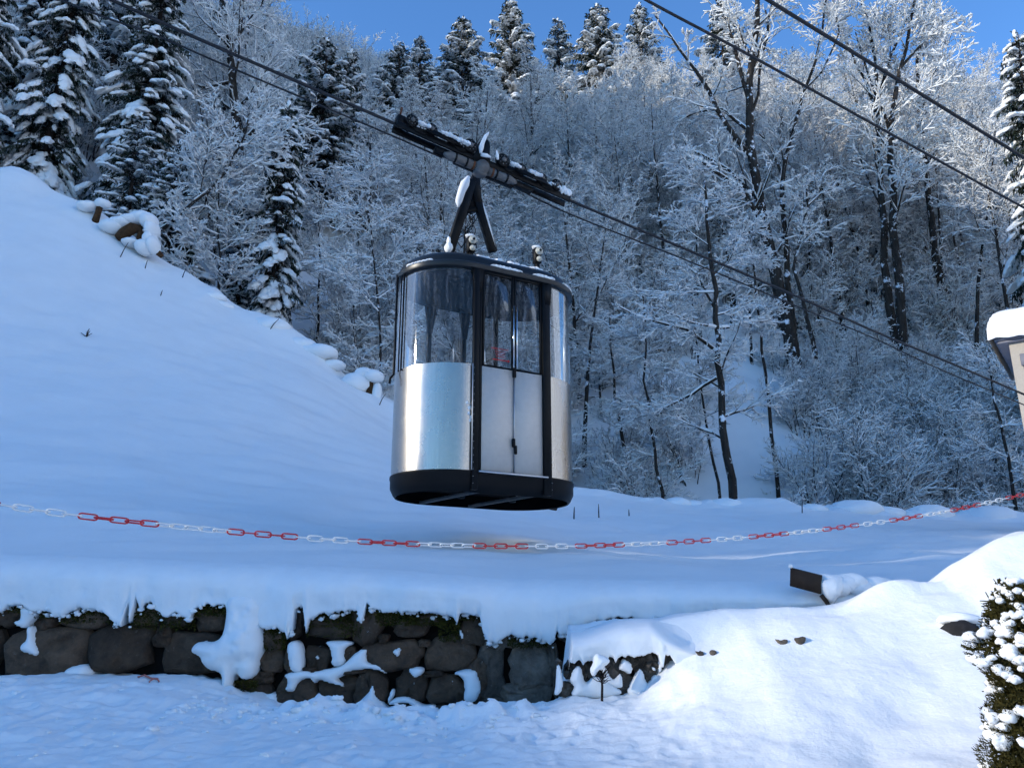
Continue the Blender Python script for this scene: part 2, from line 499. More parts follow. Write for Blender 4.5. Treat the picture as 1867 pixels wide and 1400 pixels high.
def field_z(X, Y, rough=True):
    X = np.asarray(X, float); Y = np.asarray(Y, float)
    t = np.clip((Y - 7.1) / (YE - 7.1), 0, 1.3)
    g = np.where(t < 1, np.power(t, 1.22), 1 + (t - 1) * 1.2)
    z = lip_z(X) + (edge_z(X) - lip_z(X)) * g
    if rough:
        w = np.clip((Y - 7.4) / 2.0, 0, 1)
        z = z + w * (0.16 * fbm(X * 0.35, Y * 0.35, 3, 5) + 0.05 * fbm((X + Y * .4) * 0.9, (Y - .5 * X) * 1.8, 3, 9))
        z = z + w * 0.035 * fbm((X * .52 + Y * .30) * 0.5, (Y * .85 - X * .3) * 2.6, 2, 14) * np.clip((2 - X) / 4, 0, 1)
        # wind-rounded cushions along the brow
        e = np.exp(-((Y - (YE - 0.3)) / 0.8) ** 2)
        b = np.abs(vnoise(X * 0.75 + 3, Y * 0.35, 21)) * 2
        z = z + e * (0.62 * np.sqrt(np.clip(1 - b, 0, 1)) - 0.3) * (0.6 + 0.8 * (vnoise(X * 0.4, 2.0 + 0 * X, 4) + 0.5))
    over = np.clip(Y - YE, 0, None)
    z = z - np.where(over > 0, 1.1 * over ** 1.3, 0)
    return z
def hill_z(X, Y):
    X = np.asarray(X, float); Y = np.asarray(Y, float)
    d = Y - YE
    base = edge_z(np.clip(X, -24, 40)) - 2.6 * np.clip(d / 3.0, 0, 1)
    rise = np.clip(d - 5.5, 0, None)
    r = 0.93 * rise + 0.25 * np.clip(rise - 20, 0, None) * 0
    z = base + r + 0.9 * fbm(X * 0.08, Y * 0.08, 4, 33) * np.clip(rise / 8, 0, 1) * 3
    cap = 66 + 6 * fbm(X * 0.02, Y * 0.0 + 1.0, 2, 8) + 0.10 * np.clip(X - 10, 0, 40)
    return np.where(z < cap - 6, z, cap - 6 * np.exp(-(z - cap + 6) / 6))

def grid_mesh(name, xs, ys, zf, mat, kind='structure', smooth=True):
    Xg, Yg = np.meshgrid(xs, ys)
    Z = zf(Xg, Yg)
    V = np.stack([Xg, Yg, Z], -1).reshape(-1, 3)
    nx, ny = len(xs), len(ys)
    i = np.arange(ny - 1)[:, None] * nx + np.arange(nx - 1)[None, :]
    F = np.stack([i, i + 1, i + 1 + nx, i + nx], -1).reshape(-1, 4)
    o = link_mesh(name, V, [F], mat, smooth=smooth)
    o['kind'] = kind
    return o

# ------------------------------------------------------------------ ground
xs = np.concatenate((np.arange(-46, -14, 0.25), np.arange(-14, 16, 0.085), np.arange(16, 40, 0.25)))
ys = np.concatenate((np.arange(7.2, 12, 0.10), np.arange(12, 23.5, 0.18), np.arange(23.5, 29.3, 0.09)))
grid_mesh('snow_field', xs, ys, field_z, SNOW)
xs = np.arange(-150, 170, 1.0); ys = np.concatenate((np.arange(27.0, 60, 0.5), np.arange(60, 240, 1.5)))
grid_mesh('hillside', xs, ys, hill_z, SNOW)

# unseen ridge on the left, crest shaped to block the low winter sun
RIDGE_P = [-220, -150, -108, -83, -50, -38, -30, -21, -16, -14.5, -13, -10.70, -10.50, -8.95, -8.75, -7.5, -6.3, -5.80, -5.58, -4.0, -2.0, 4, 30]
RIDGE_Q = [98, 89, 82, 68, 52, 43, 33, 21, 15, 11, 7.6, 7.2, 3.7, 3.7, 9, 7.5, 6.2, 5.2, 1.75, 1.6, 0.5, -2, -6]  # dips in the crest let sun through to the cabin and hut
pp = np.concatenate((np.arange(-220, -13, 1.0), np.arange(-13, -2, 0.05), np.arange(-2, 30, 1.0)))
hh = 60 * math.tan(SUN_EL) + np.interp(pp, RIDGE_P, RIDGE_Q) + np.where(pp < -24, 5.0, 0.0) * fbm(pp * 0.35, pp * 0, 4, 3) + np.where(pp < -24, 2.2, 0.0) * np.abs(vnoise(pp * 1.3, pp * 0 + 7, 2))
V = []; F = []
Tc = -60.0
for i, (p, h) in enumerate(zip(pp, hh)):
    for t, f in ((-150, 0.0), (-95, 0.55), (Tc, 1.0), (-48, 0.62), (-40, 0.25), (-34, -0.2)):
        x = t * -SUN_H.x + p * -SUN_H.y; y = t * -SUN_H.y - p * -SUN_H.x
        V.append((x, y, h * f if f >= 0 else -3))
n = 6
ii = np.arange(len(pp) - 1)
for j in range(n - 1):
    F += [(a * n + j, (a + 1) * n + j, (a + 1) * n + j + 1, a * n + j + 1) for a in ii]
o = link_mesh('shade_ridge', V, [np.array(F)], SNOW); o['kind'] = 'structure'
# unseen snowy ground added right of and behind the camera as bounce light
grid_mesh('bounce_slope', np.arange(40, 330, 5.0), np.arange(-150, 80, 5.0), lambda X, Y: -3 + 0.95 * np.clip(X - 60 - 0.8 * np.clip(Y, 0, None), 0, None) + 8 * fbm(X * .02, Y * .02, 3, 12) * np.clip((X - 70) / 40, 0, 1), SNOW)
grid_mesh('bounce_ground', np.arange(-60, 70, 5.0), np.arange(-360, -8, 4.0), lambda X, Y: -0.6 + 0 * X, SNOW)

# ------------------------------------------------------------------ snow bank in front of the walls
BX = [-9, -5, -2.6, -1.5, -0.4, 0.2, 0.37, 0.43, 0.8, 1.3, 1.7, 2.4, 3.2, 3.5, 4.0, 6.5]
BY = [0.5, 3.0, 4.5, 5.5, 6.20, 6.33, 6.6, 7.1]
BZ = np.array([
    [.55, .55, .55, .55, .55, .55, .55, .55, .55, .55, .58, .62, .66, .70, .75, .9],
    [.80, .80, .80, .80, .80, .80, .80, .80, .81, .83, .86, .92, .98, 1.0, 1.05, 1.2],
    [1.0, 1.0, .98, .96, .95, .97, .98, .98, .99, 1.02, 1.06, 1.12, 1.20, 1.26, 1.36, 1.6],
    [1.14, 1.12, 1.10, 1.03, 1.0, 1.04, 1.06, 1.07, 1.10, 1.25, 1.36, 1.43, 1.58, 1.70, 1.86, 2.1],
    [1.25, 1.23, 1.21, 1.07, 1.05, 1.10, 1.14, 1.15, 1.19, 1.54, 1.69, 1.75, 1.89, 2.05, 2.22, 2.4],
    [1.26, 1.24, 1.22, 1.05, 1.03, 1.08, 1.12, 1.60, 1.66, 1.70, 1.74, 1.85, 2.00, 2.13, 2.34, 2.5],
    [1.27, 1.25, 1.24, 1.02, .99, 1.05, 1.10, 1.62, 1.68, 1.72, 1.75, 1.83, 1.97, 2.11, 2.36, 2.5],
    [1.28, 1.27, 1.26, 1.00, .97, 1.0, 1.05, 1.40, 1.45, 1.52, 1.60, 1.70, 1.80, 2.0, 2.2, 2.4]])
def pchip_like(x, xs):
    """index + smooth fraction"""
    i = np.clip(np.searchsorted(xs, x, side='right') - 1, 0, len(xs) - 2)
    f = (x - xs[i]) / (xs[i + 1] - xs[i])
    return i, np.clip(f, 0, 1)
def catmull(P0, P1, P2, P3, f):
    return P1 + 0.5 * f * (P2 - P0 + f * (2 * P0 - 5 * P1 + 4 * P2 - P3 + f * (3 * (P1 - P2) + P3 - P0)))
def bank_z(X, Y, rough=True):
    X = np.asarray(X, float); Y = np.asarray(Y, float)
    bx, by = np.array(BX), np.array(BY)
    i, fx = pchip_like(X, bx); j, fy = pchip_like(Y, by)
    fxs = fx * fx * (3 - 2 * fx) * 0.5 + fx * 0.5; fys = fy * fy * (3 - 2 * fy) * 0.35 + fy * 0.65
    z = (BZ[j, i] * (1 - fxs) + BZ[j, i + 1] * fxs) * (1 - fys) + (BZ[j + 1, i] * (1 - fxs) + BZ[j + 1, i + 1] * fxs) * fys
    if rough:
        right = np.clip((X - 0.5) / 1.0, 0, 1)
        left = 1 - right
        wall = np.clip((Y - 6.7) / 0.3, 0, 1)
        # ploughed, lumpy snow on the left, smooth drift on the right
        bil = 0.5 - np.abs(vnoise(X * 7 + fbm(X * 3, Y * 3, 2, 40), Y * 7, 41)) * 2
        bil2 = 0.5 - np.abs(vnoise(X * 16, Y * 16, 43)) * 2
        amp = 0.45 + 0.9 * np.clip(fbm(X * 1.3, Y * 1.3, 3, 45) + 0.4, 0, 1)
        z = z + left * (0.06 * fbm(X * 1.6, Y * 1.6, 4, 46) + amp * (0.034 * bil + 0.016 * bil2))
        ridge = np.exp(-((Y - 6.05 - 0.1 * np.sin(X * 3)) / 0.22) ** 2) * np.clip((X + 2.1) / 0.6, 0, 1) * np.clip((0.3 - X) / 0.3, 0, 1)
        chunk = np.maximum(0, vnoise(X * 9, Y * 9, 47) + 0.15) * 0.16 + 0.05 * np.maximum(0, vnoise(X * 22, Y * 22, 48))
        z = z + ridge * (chunk + 0.02)
        z = z + right * (0.05 * fbm(X * 0.9, Y * 0.9, 3, 50) + 0.018 * fbm(X * 3.0, Y * 3.0, 3, 51)) * (1 - 0.5 * wall)
        # hummocks and a trodden trail near the conifer
        tr = np.exp(-(((X - 2.0) * 0.8 - (Y - 4.9) * 0.55 - 0.2) / 0.30) ** 2) * np.clip((5.6 - Y) / 0.6, 0, 1)
        z = z - right * tr * (0.05 + 0.05 * vnoise(X * 4, Y * 4, 52))
        # scalloped crest
        cr = np.exp(-((Y - 6.4) / 0.18) ** 2) * right
        z = z + cr * 0.05 * np.sin(X * 5.2 + 1.3 * np.sin(X * 2.1))
    return z
xs = np.arange(-5.2, 5.6, 0.022); ys = np.concatenate((np.arange(0.6, 3.4, 0.12), np.arange(3.4, 7.1, 0.022)))
grid_mesh('snow_bank', xs, ys, bank_z, SNOW_CLUMP)
# ploughed lane the photographer stands on
xs = np.arange(-14, 14, 0.5); ys = np.arange(-12, 1.0, 0.5)
grid_mesh('snowy_road', xs, ys, lambda X, Y: 0.05 + 0.5 * np.clip((Y + 0.6) / 1.2, 0, 1) - 0.012, SNOW_CLUMP)

# loose clods of ploughed snow lying on the bank
rng = random.Random(5)
mb = MB()
def ico1lump(mb, c, r, seed, flat=0.8):
    V1, F1 = ICO1
    rs = random.Random(seed)
    d = np.array([1 + rs.uniform(-.34, .30) for _ in range(len(V1))])
    mb.add(np.array(c) + V1 * d[:, None] * np.array([r * rs.uniform(.8, 1.3), r * rs.uniform(.8, 1.2), r * flat]), F1.tolist())
for k in range(420):
    x = rng.uniform(-2.3, 0.5) if k % 4 else rng.uniform(-4.5, 0.8)
    y = rng.gauss(6.0, 0.22) if k % 4 else rng.uniform(4.6, 6.6)
    if y > 6.75 or x > .25: continue
    r = 0.010 + 0.030 * rng.random() ** 2.6
    ico1lump(mb, (x, y, float(bank_z(x, y)) - r * 0.15), r, k, .62)
o = mb.build('snow_clods', SNOW_CLUMP, smooth=True); tag(o, 'loose clods of ploughed snow scattered on the bank below the wall', None, None, 'stuff')

# ------------------------------------------------------------------ polygons traced as puffy solids (snow stuck to walls)
def chaikin(P, it=2):
    P = np.asarray(P, float)
    for _ in range(it):
        Q = np.roll(P, -1, 0)
        P = np.stack([0.75 * P + 0.25 * Q, 0.25 * P + 0.75 * Q], 1).reshape(-1, 2)
    return P
def puffy(name, poly_px, Yp, thick, mat, parent=None, res=0.014, dm=0.05, it=2, back=0.07, seed=0, origin=None, amp=0.25):
    W = np.array([(PY(x, y, Yp).x, PY(x, y, Yp).z) for x, y in poly_px])
    W = chaikin(W, it)
    lo, hi = W.min(0) - res * 1.5, W.max(0) + res * 1.5
    gx = np.arange(lo[0], hi[0], res); gz = np.arange(lo[1], hi[1], res)
    X, Z = np.meshgrid(gx, gz); P = np.stack([X, Z], -1).reshape(-1, 2)
    A, B = W, np.roll(W, -1, 0)
    inside = np.zeros(len(P), bool)
    bd = np.full(len(P), 1e9); bp = P.copy()
    for a, b in zip(A, B):
        c = ((a[1] > P[:, 1]) != (b[1] > P[:, 1]))
        with np.errstate(divide='ignore', invalid='ignore'):
            xi = (b[0] - a[0]) * (P[:, 1] - a[1]) / (b[1] - a[1] + 1e-15) + a[0]
        inside ^= c & (P[:, 0] < xi)
        ab = b - a
        t = np.clip(((P - a) @ ab) / (ab @ ab + 1e-15), 0, 1)
        q = a + t[:, None] * ab
        d = np.hypot(*(P - q).T)
        m = d < bd; bd[m] = d[m]; bp[m] = q[m]
    nx, nz = len(gx), len(gz)
    i = (np.arange(nz - 1)[:, None] * nx + np.arange(nx - 1)[None, :]).ravel()
    F = np.stack([i, i + 1, i + 1 + nx, i + nx], -1)
    F = F[inside[F].any(1)]
    d = np.where(inside, bd, 0)
    pos = np.where(inside[:, None], P, bp)
    u = np.clip(d / dm, 0, 1)
    h = thick * np.sqrt(1 - (1 - u) ** 2) * (1 + amp * 2 * fbm(pos[:, 0] * 6 + seed, pos[:, 1] * 6, 3, 60 + seed)) * (0.75 + 0.25 * np.clip(d / (3 * dm), 0, 1))
    h = np.where(inside, h, -back)
    V = np.stack([pos[:, 0], Yp - h, pos[:, 1]], -1)
    used = np.unique(F); remap = -np.ones(len(V), int); remap[used] = np.arange(len(used))
    off = np.array(parent.location) if parent is not None else np.array(origin if origin is not None else (0, 0, 0))
    return link_mesh(name, V[used] - off, [remap[F]], mat, parent, smooth=True, loc=(origin if parent is None and origin is not None else None))

# ------------------------------------------------------------------ overhanging snow lip along a wall top
def snow_lip(name, edge_poly, Yw, x0, x1, dx, top_fn, overhang, mat, parent=None, back=0.25, seed=0, shoulder=0.16, blend=None):
    """edge_poly: pixel polyline of the ragged lower edge; Yw: wall face; top_fn(x,y)->z of snow behind"""
    E = np.array([(PY(a, b, Yw - overhang * 0.6).x, PY(a, b, Yw - overhang * 0.6).z) for a, b in edge_poly])
    X = np.arange(x0, x1, dx)
    # x of the polyline may fold back a little at drips: keep the lowest envelope
    o = np.argsort(E[:, 0], kind='stable')
    zb = np.interp(X, E[o, 0], E[o, 1])
    zb = zb + 0.020 * fbm(X * 26, X * 0 + seed, 4, 70) + 0.010 * fbm(X * 80, X * 0 + seed, 2, 72)
    zt = top_fn(X, np.full_like(X, Yw + 0.12))
    ov = overhang * (1 + 0.5 * fbm(X * 1.5, X * 0, 3, 71 + seed))
    nk = max(3, int(0.35 / dx)); kz = np.exp(-0.5 * (np.arange(-nk, nk + 1) / (nk * .45)) ** 2); kz /= kz.sum()
    zbs = np.convolve(np.pad(zb, nk, mode='edge'), kz, mode='valid')
    zmid = np.minimum(zt - shoulder, 0.55 * zt + 0.45 * zbs)
    zmid = np.maximum(zmid, zb + 0.02)
    rows = []
    rows.append((np.full_like(X, Yw + back + .22), top_fn(X, np.full_like(X, Yw + back + .22)) - 0.03))
    rows.append((np.full_like(X, Yw + back + .08), top_fn(X, np.full_like(X, Yw + back + .08)) + 0.002))
    rows.append((np.full_like(X, Yw + back - .02), top_fn(X, np.full_like(X, Yw + back - .02)) + 0.006))
    rows.append((np.full_like(X, Yw + 0.14), zt - 0.000))
    rows.append((Yw + 0.05 - 0 * X, zt - 0.03))
    rows.append((Yw - ov * 0.35, zt - 0.03 - 0.22 * (zt - zmid)))
    rows.append((Yw - ov * 0.72, zt - 0.02 - 0.58 * (zt - zmid)))
    rows.append((Yw - ov * 0.95, zmid))
    for f in (0.25, 0.5, 0.7, 0.85, 0.95):
        rows.append((Yw - ov * (0.97 - 0.22 * f) - 0.018 * fbm(X * 5, X * 0 + f * 3, 3, 75), zmid + (zb - zmid) * f))
    rows.append((Yw - ov * 0.62, zb))
    rows.append((Yw - ov * 0.35, zb + 0.008))
    rows.append((Yw + 0.06 - 0 * X, zb + 0.035))
    if blend is not None:     # run the free end of the lip into the drift behind it
        wgt = np.clip((blend[1] - X) / (blend[1] - blend[0]), 0, 1); wgt = wgt * wgt * (3 - 2 * wgt)
        rows = [(y, z * wgt + (1 - wgt) * (bank_z(X, y) - 0.035)) for y, z in rows]
    V = np.stack([np.stack([X, y + 0.010 * fbm(X * 8, X * 0 + k, 3, 80), z], -1) for k, (y, z) in enumerate(rows)], 0)
    nr, nx = V.shape[:2]
    V = V.reshape(-1, 3)
    j = (np.arange(nr - 1)[:, None] * nx + np.arange(nx - 1)[None, :]).ravel()
    F = np.stack([j, j + nx, j + nx + 1, j + 1], -1)
    off = np.array(parent.location) if parent is not None else 0
    return link_mesh(name, V - off, [F], mat, parent, smooth=True)

# ------------------------------------------------------------------ stones
def stone(name, cx, cy, w, h, Yp, mat, parent, seed, proud=0.06, pw=3.2, depth=0.12, rot=0.0):
    rs = random.Random(seed)
    c = PY(cx, cy, Yp); s = PY(cx + 1, cy, Yp).x - c.x
    W, H = w * s / 2, h * s / 2
    n = 16; ring = []
    ph = rs.uniform(0, 6.28); tw = rs.uniform(-.12, .12) + rot
    jit = [1 + rs.uniform(-.13, .07) for _ in range(n)]
    for i in range(n):
        th = 2 * math.pi * (i + rs.uniform(-.25, .25)) / n
        r = (abs(math.cos(th)) ** pw + abs(math.sin(th)) ** pw) ** (-1 / pw)
        x, z = r * math.cos(th) * W * jit[i], r * math.sin(th) * H * jit[i]
        x += 0.10 * W * math.sin(th * 2 + ph)
        z += 0.06 * H * math.cos(th * 2 - ph)
        ring.append((x * math.cos(tw) - z * math.sin(tw), x * math.sin(tw) + z * math.cos(tw)))
    tilt_x, tilt_z = rs.uniform(-.10, .10), rs.uniform(-.14, .06)
    V = []; 
    for sc, dy in ((1.0, -depth), (1.0, 0.0), (0.93, proud * 0.62), (0.78, proud * 0.93), (0.42, proud * 1.05)):
        for x, z in ring:
            jx = rs.uniform(-1, 1) * 0.016 * (dy > 0); jy = rs.uniform(-1, 1) * 0.024 * (dy > 0)
            V.append((c.x + x * sc + jx, Yp - dy - jy - (tilt_x * x + tilt_z * z) * (dy > 0), c.z + z * sc))
    V.append((c.x, Yp - proud * 1.08, c.z))
    F4 = []; F3 = []
    for k in range(4):
        for i in range(n):
            F4.append((k * n + i, k * n + (i + 1) % n, (k + 1) * n + (i + 1) % n, (k + 1) * n + i))
    for i in range(n):
        F3.append((4 * n + i, 4 * n + (i + 1) % n, 5 * n))
    off = np.array(parent.location)
    o = link_mesh(name, np.array(V) - off, [np.array(F4), np.array(F3)], mat, parent, smooth=False)
    return o

YW = 7.0
wall = empty('stone_wall', (0, YW, 1.0), 'long dark dry-stone retaining wall with moss, under a thick snow overhang', 'wall')
# earth and rubble behind the face stones
mb = MB()
mb.box((0.2, YW + 0.16, 1.35), (1, 0, 0), (0, 1, 0), (0, 0, 1), 10.4, 0.16, 1.1)
mb.build('backing', JOINT, wall)
STN = [  # px centre x, y, w, h
    (-40, 1188, 86, 84), (-30, 1122, 70, 40), (84, 1189, 152, 88), (20, 1121, 44, 40), (87, 1131, 46, 32), (160, 1128, 100, 36),
    (226, 1179, 116, 84), (350, 1190, 112, 76), (385, 1128, 56, 46), (268, 1118, 66, 44), (325, 1122, 58, 36), (232, 1112, 30, 34),
    (300, 1160, 30, 40), (440, 1170, 56, 90), (443, 1118, 60, 60), (501, 1165, 42, 40), (500, 1203, 52, 42), (460, 1262, 74, 50),
    (541, 1135, 27, 58), (608, 1140, 100, 46), (541, 1262, 78, 66), (616, 1260, 74, 62), (677, 1254, 64, 62), (668, 1141, 64, 70),
    (751, 1145, 70, 32), (705, 1122, 50, 26), (800, 1122, 66, 28), (720, 1194, 106, 52), (581, 1198, 46, 42), (638, 1193, 25, 32),
    (535, 1200, 30, 50), (820, 1191, 96, 62), (749, 1250, 58, 58), (814, 1258, 70, 52), (864, 1150, 54, 54), (737, 1300, 36, 34),
    (800, 1300, 70, 30), (858, 1300, 62, 32), (560, 1222, 50, 14), (700, 1164, 20, 18), (776, 1172, 22, 14), (872, 1230, 40, 60),
    (650, 1222, 60, 14), (480, 1235, 40, 24), (860, 1270, 34, 30), (690, 1297, 50, 26), (620, 1306, 80, 26), (530, 1308, 80, 30), (790, 1228, 40, 12)]
sp = []
for i, (cx, cy, w, h) in enumerate(STN):
    sp.append(stone('stone', cx, cy, w * 1.05, h * 1.06, YW + 0.03, STONE, wall, 100 + i, proud=0.05 + 0.04 * random.Random(i).random(), pw=2.6 + 1.6 * random.Random(i + 50).random()))
for i, (cx, cy, w, h) in enumerate([(893, 1225, 60, 100), (966, 1212, 84, 86), (958, 1264, 104, 40), (1010, 1220, 20, 100), (900, 1165, 50, 50), (940, 1165, 60, 30), (900, 1290, 60, 40), (1045, 1150, 50, 40), (1110, 1150, 60, 36), (1180, 1142, 70, 34), (1250, 1135, 70, 30), (1330, 1130, 80, 30)]):
    stone('stone', cx, cy, w, h, YW + 0.03, MORTAR, wall, 300 + i, proud=0.04, pw=4.0)
# moss hanging over the upper course
rng = random.Random(11); V = []; F = []
for (x0, y0, x1, y1, k) in [(62, 1110, 110, 1126, 260), (110, 1108, 212, 1136, 800), (240, 1098, 357, 1146, 1300), (357, 1102, 412, 1122, 400), (482, 1146, 522, 1184, 600), (559, 1112, 660, 1160, 1300), (640, 1106, 690, 1126, 250), (686, 1114, 838, 1140, 1500), (800, 1122, 838, 1170, 500), (425, 1240, 470, 1264, 320), (1030, 1150, 1060, 1166, 120), (1060, 1130, 1270, 1146, 900), (925, 1162, 1000, 1180, 420), (0, 1104, 40, 1116, 120), (838, 1118, 880, 1130, 200)]:
    for _ in range(k):
        px, py = rng.uniform(x0, x1), y0 + (y1 - y0) * rng.random() ** 1.4
        p = PY(px, py, YW - 0.035 - rng.random() * 0.035)
        a = rng.uniform(0, 6.28); l = rng.uniform(.010, .028); wd = rng.uniform(.004, .010)
        d = Vector((math.cos(a), -rng.uniform(.3, 1.0), math.sin(a) - 0.4)).normalized()
        s = d.cross(Vector((rng.uniform(-1, 1), rng.uniform(-1, 1), rng.uniform(-1, 1)))).normalized() * wd
        b = len(V); V += [tuple(p - s), tuple(p + s), tuple(p + d * l)]; F.append((b, b + 1, b + 2))
o = link_mesh('moss', np.array(V) - np.array(wall.location), [np.array(F)], MOSS, wall); o['kind'] = 'stuff'

LIP = [(-120, 1120), (0, 1115), (14, 1103), (41, 1101), (48, 1112), (72, 1117), (85, 1113), (100, 1124), (112, 1125), (130, 1113), (150, 1110), (180, 1112), (198, 1119), (206, 1136), (222, 1141), (236, 1140), (237.5, 1094), (248, 1093), (256, 1116), (262, 1102), (275, 1100), (298, 1128), (320, 1118), (345, 1131), (355, 1110), (375, 1102), (412, 1105), (415, 1120), (478, 1146), (500, 1146), (520, 1149), (524, 1165), (528, 1150), (534, 1151), (537, 1112), (545, 1106), (553, 1108), (556, 1130), (559, 1160), (563, 1130), (580, 1120), (600, 1118), (640, 1112), (652, 1114), (656, 1136), (661, 1130), (669, 1100), (678, 1112), (700, 1114), (720, 1115), (780, 1117), (826, 1124), (834, 1137), (838, 1117), (870, 1120), (876, 1125), (880, 1150), (892, 1170), (905, 1175), (914, 1165), (925, 1157), (945, 1160), (960, 1162), (978, 1160), (983, 1172), (988, 1166), (1004, 1174), (1012, 1168), (1014, 1150), (1022, 1158), (1033, 1155), (1036, 1142), (1060, 1142), (1087, 1130), (1100, 1137), (1112, 1126), (1150, 1125), (1175, 1132), (1200, 1127), (1230, 1130), (1260, 1122), (1300, 1120), (1500, 1112), (1900, 1092), (2100, 1085)]
o = snow_lip('snow_overhang', LIP, YW, -5.2, 5.6, 0.010, lambda x, y: field_z(x, y), 0.17, SNOW_FINE, wall, back=0.24, seed=1)

mb = MB(); rng = random.Random(31)
LE = sorted([(PY(x_, y_, YW - .10).x, PY(x_, y_, YW - .10).z) for x_, y_ in LIP])
for k in range(420):
    x = rng.uniform(-4.4, 2.2); z = float(np.interp(x, [p[0] for p in LE], [p[1] for p in LE])) + rng.gauss(0, .018)
    ico1lump(mb, (x, YW - .09 + rng.uniform(-.03, .05), z), .005 + .020 * rng.random() ** 2.2, k, .8)
o = mb.build('snow_crumbs', SNOW_FINE, wall, smooth=True); o['kind'] = 'stuff'

def zz(s, ox, oy, pts): return [(ox + x * s, oy + y * s) for x, y in pts]
K1 = 640 / 1867.0
patches = [
    (zz(K1, 0, 1060, [(115, 120), (215, 150), (205, 175), (170, 215), (135, 255), (80, 232), (72, 210), (115, 205)]), .07),
    (zz(K1, 0, 1060, [(148, 236), (190, 232), (192, 312), (222, 375), (205, 402), (165, 388), (110, 370), (118, 330), (150, 312)]), .07),
    (zz(K1, 0, 1060, [(335, 482), (400, 440), (488, 438), (506, 490), (460, 535), (390, 532)]), .10),
    (zz(K1, 0, 1060, [(1215, 60), (1205, 220), (1180, 320), (1060, 308), (1010, 372), (1075, 402), (1080, 430), (1115, 472), (1185, 484), (1190, 560), (1160, 620), (1215, 610), (1250, 545), (1258, 480), (1300, 532), (1368, 502), (1382, 420), (1412, 350), (1402, 260), (1400, 60)]), .16),
    (zz(K1, 0, 1060, [(1525, 350), (1540, 318), (1580, 308), (1612, 340), (1618, 470), (1590, 492), (1545, 478), (1535, 420)]), .07),
    (zz(K1, 480, 1060, [(320, 318), (400, 308), (492, 322), (440, 352), (432, 380), (442, 432), (405, 457), (358, 447), (366, 400), (352, 345)]), .07),
    (zz(K1, 480, 1060, [(98, 492), (220, 465), (262, 480), (300, 470), (390, 455), (440, 430), (505, 362), (560, 352), (548, 395), (560, 435), (632, 440), (658, 500), (630, 478), (560, 462), (440, 482), (428, 500), (380, 522), (420, 535), (445, 572), (400, 550), (365, 545), (290, 520), (275, 548), (250, 510), (190, 530), (170, 590), (110, 582), (138, 530)]), .06),
    (zz(K1, 480, 1060, [(575, 552), (590, 538), (600, 590), (645, 655), (712, 695), (725, 760), (590, 745), (450, 700), (505, 640), (560, 590)]), .10),
    (zz(K1, 480, 1060, [(676, 368), (738, 342), (730, 385), (716, 408)]), .04),
    (zz(K1, 480, 1060, [(768, 462), (815, 452), (856, 458), (852, 490), (805, 516), (785, 500)]), .05),
    (zz(K1, 480, 1060, [(1000, 486), (1085, 462), (1136, 470), (1145, 510), (1164, 550), (1145, 620), (1110, 652), (1062, 640), (1072, 560), (1056, 508)]), .08),
    (zz(K1, 480, 1060, [(656, 655), (700, 612), (785, 608), (850, 660), (912, 648), (958, 698), (930, 748), (900, 742), (905, 700), (845, 690), (856, 748), (800, 745), (812, 685), (770, 640), (690, 655)]), .06),
    (zz(K1, 480, 1060, [(1038, 258), (1056, 255), (1072, 295), (1050, 312)]), .03),
    (zz(K1, 480, 1060, [(0, 590), (30, 600), (60, 580), (110, 660), (60, 668), (20, 640)]), .04),
    (zz(K1, 480, 1060, [(675, 572), (695, 570), (700, 600), (672, 640), (655, 655)]), .03),
    (zz(K1, 480, 1060, [(795, 530), (812, 535), (803, 556)]), .02),
    (zz(K1, 480, 1060, [(270, 395), (295, 390), (300, 412), (280, 418)]), .02),
    (zz(K1, 480, 1060, [(640, 410), (668, 402), (660, 424)]), .02),
]
for i, (poly, th) in enumerate(patches):
    puffy('snow_patch', poly, YW - 0.045, th, SNOW_FINE, wall, res=0.0125, dm=0.03 + th * .35, seed=i)

# ------------------------------------------------------------------ low wall half buried in the right-hand drift
YL = 6.16
low = empty('low_stone_wall', (1.0, YL, 1.1), 'low lighter stone wall half buried in the sunny drift on the right', 'wall')
K3 = 300 / 1867.0
LOWS = [(1020, 1214, 8, 22), (1035, 1258, 28, 24), (1041, 1222, 22, 30), (1056, 1212, 20, 20), (1072, 1222, 22, 46), (1092, 1218, 24, 40), (1118, 1215, 28, 34), (1137, 1246, 36, 40), (1150, 1206, 26, 20),
        (1166, 1206, 20, 24), (1190, 1203, 28, 30), (1181, 1230, 22, 26), (1213, 1198, 20, 24), (1222, 1222, 34, 36), (1240, 1216, 22, 24), (1168, 1222, 24, 26), (1120, 1240, 30, 30), (1060, 1240, 30, 30)]
for i, (cx, cy, w, h) in enumerate(LOWS):
    Yp = YL + 0.03
    if cx > 1255: 
        # find where the line of sight meets the drift: these stones just break its surface
        yy = 5.2
        while yy < 6.6 and PY(cx, cy, yy).z > float(bank_z(PY(cx, cy, yy).x, yy)): yy += 0.01
        Yp = yy + 0.05
    stone('stone', cx, cy, w * 1.15, h * 1.15, Yp, STONE_LIGHT, low, 500 + i, proud=(0.09 if cx > 1255 else 0.04), pw=(1.4 if cx > 1400 else 3.0), depth=0.15)
def drift_hit(cx, cy):
    yy = 5.0
    while yy < 6.8 and PY(cx, cy, yy).z > float(bank_z(PY(cx, cy, yy).x, yy)): yy += 0.01
    return yy
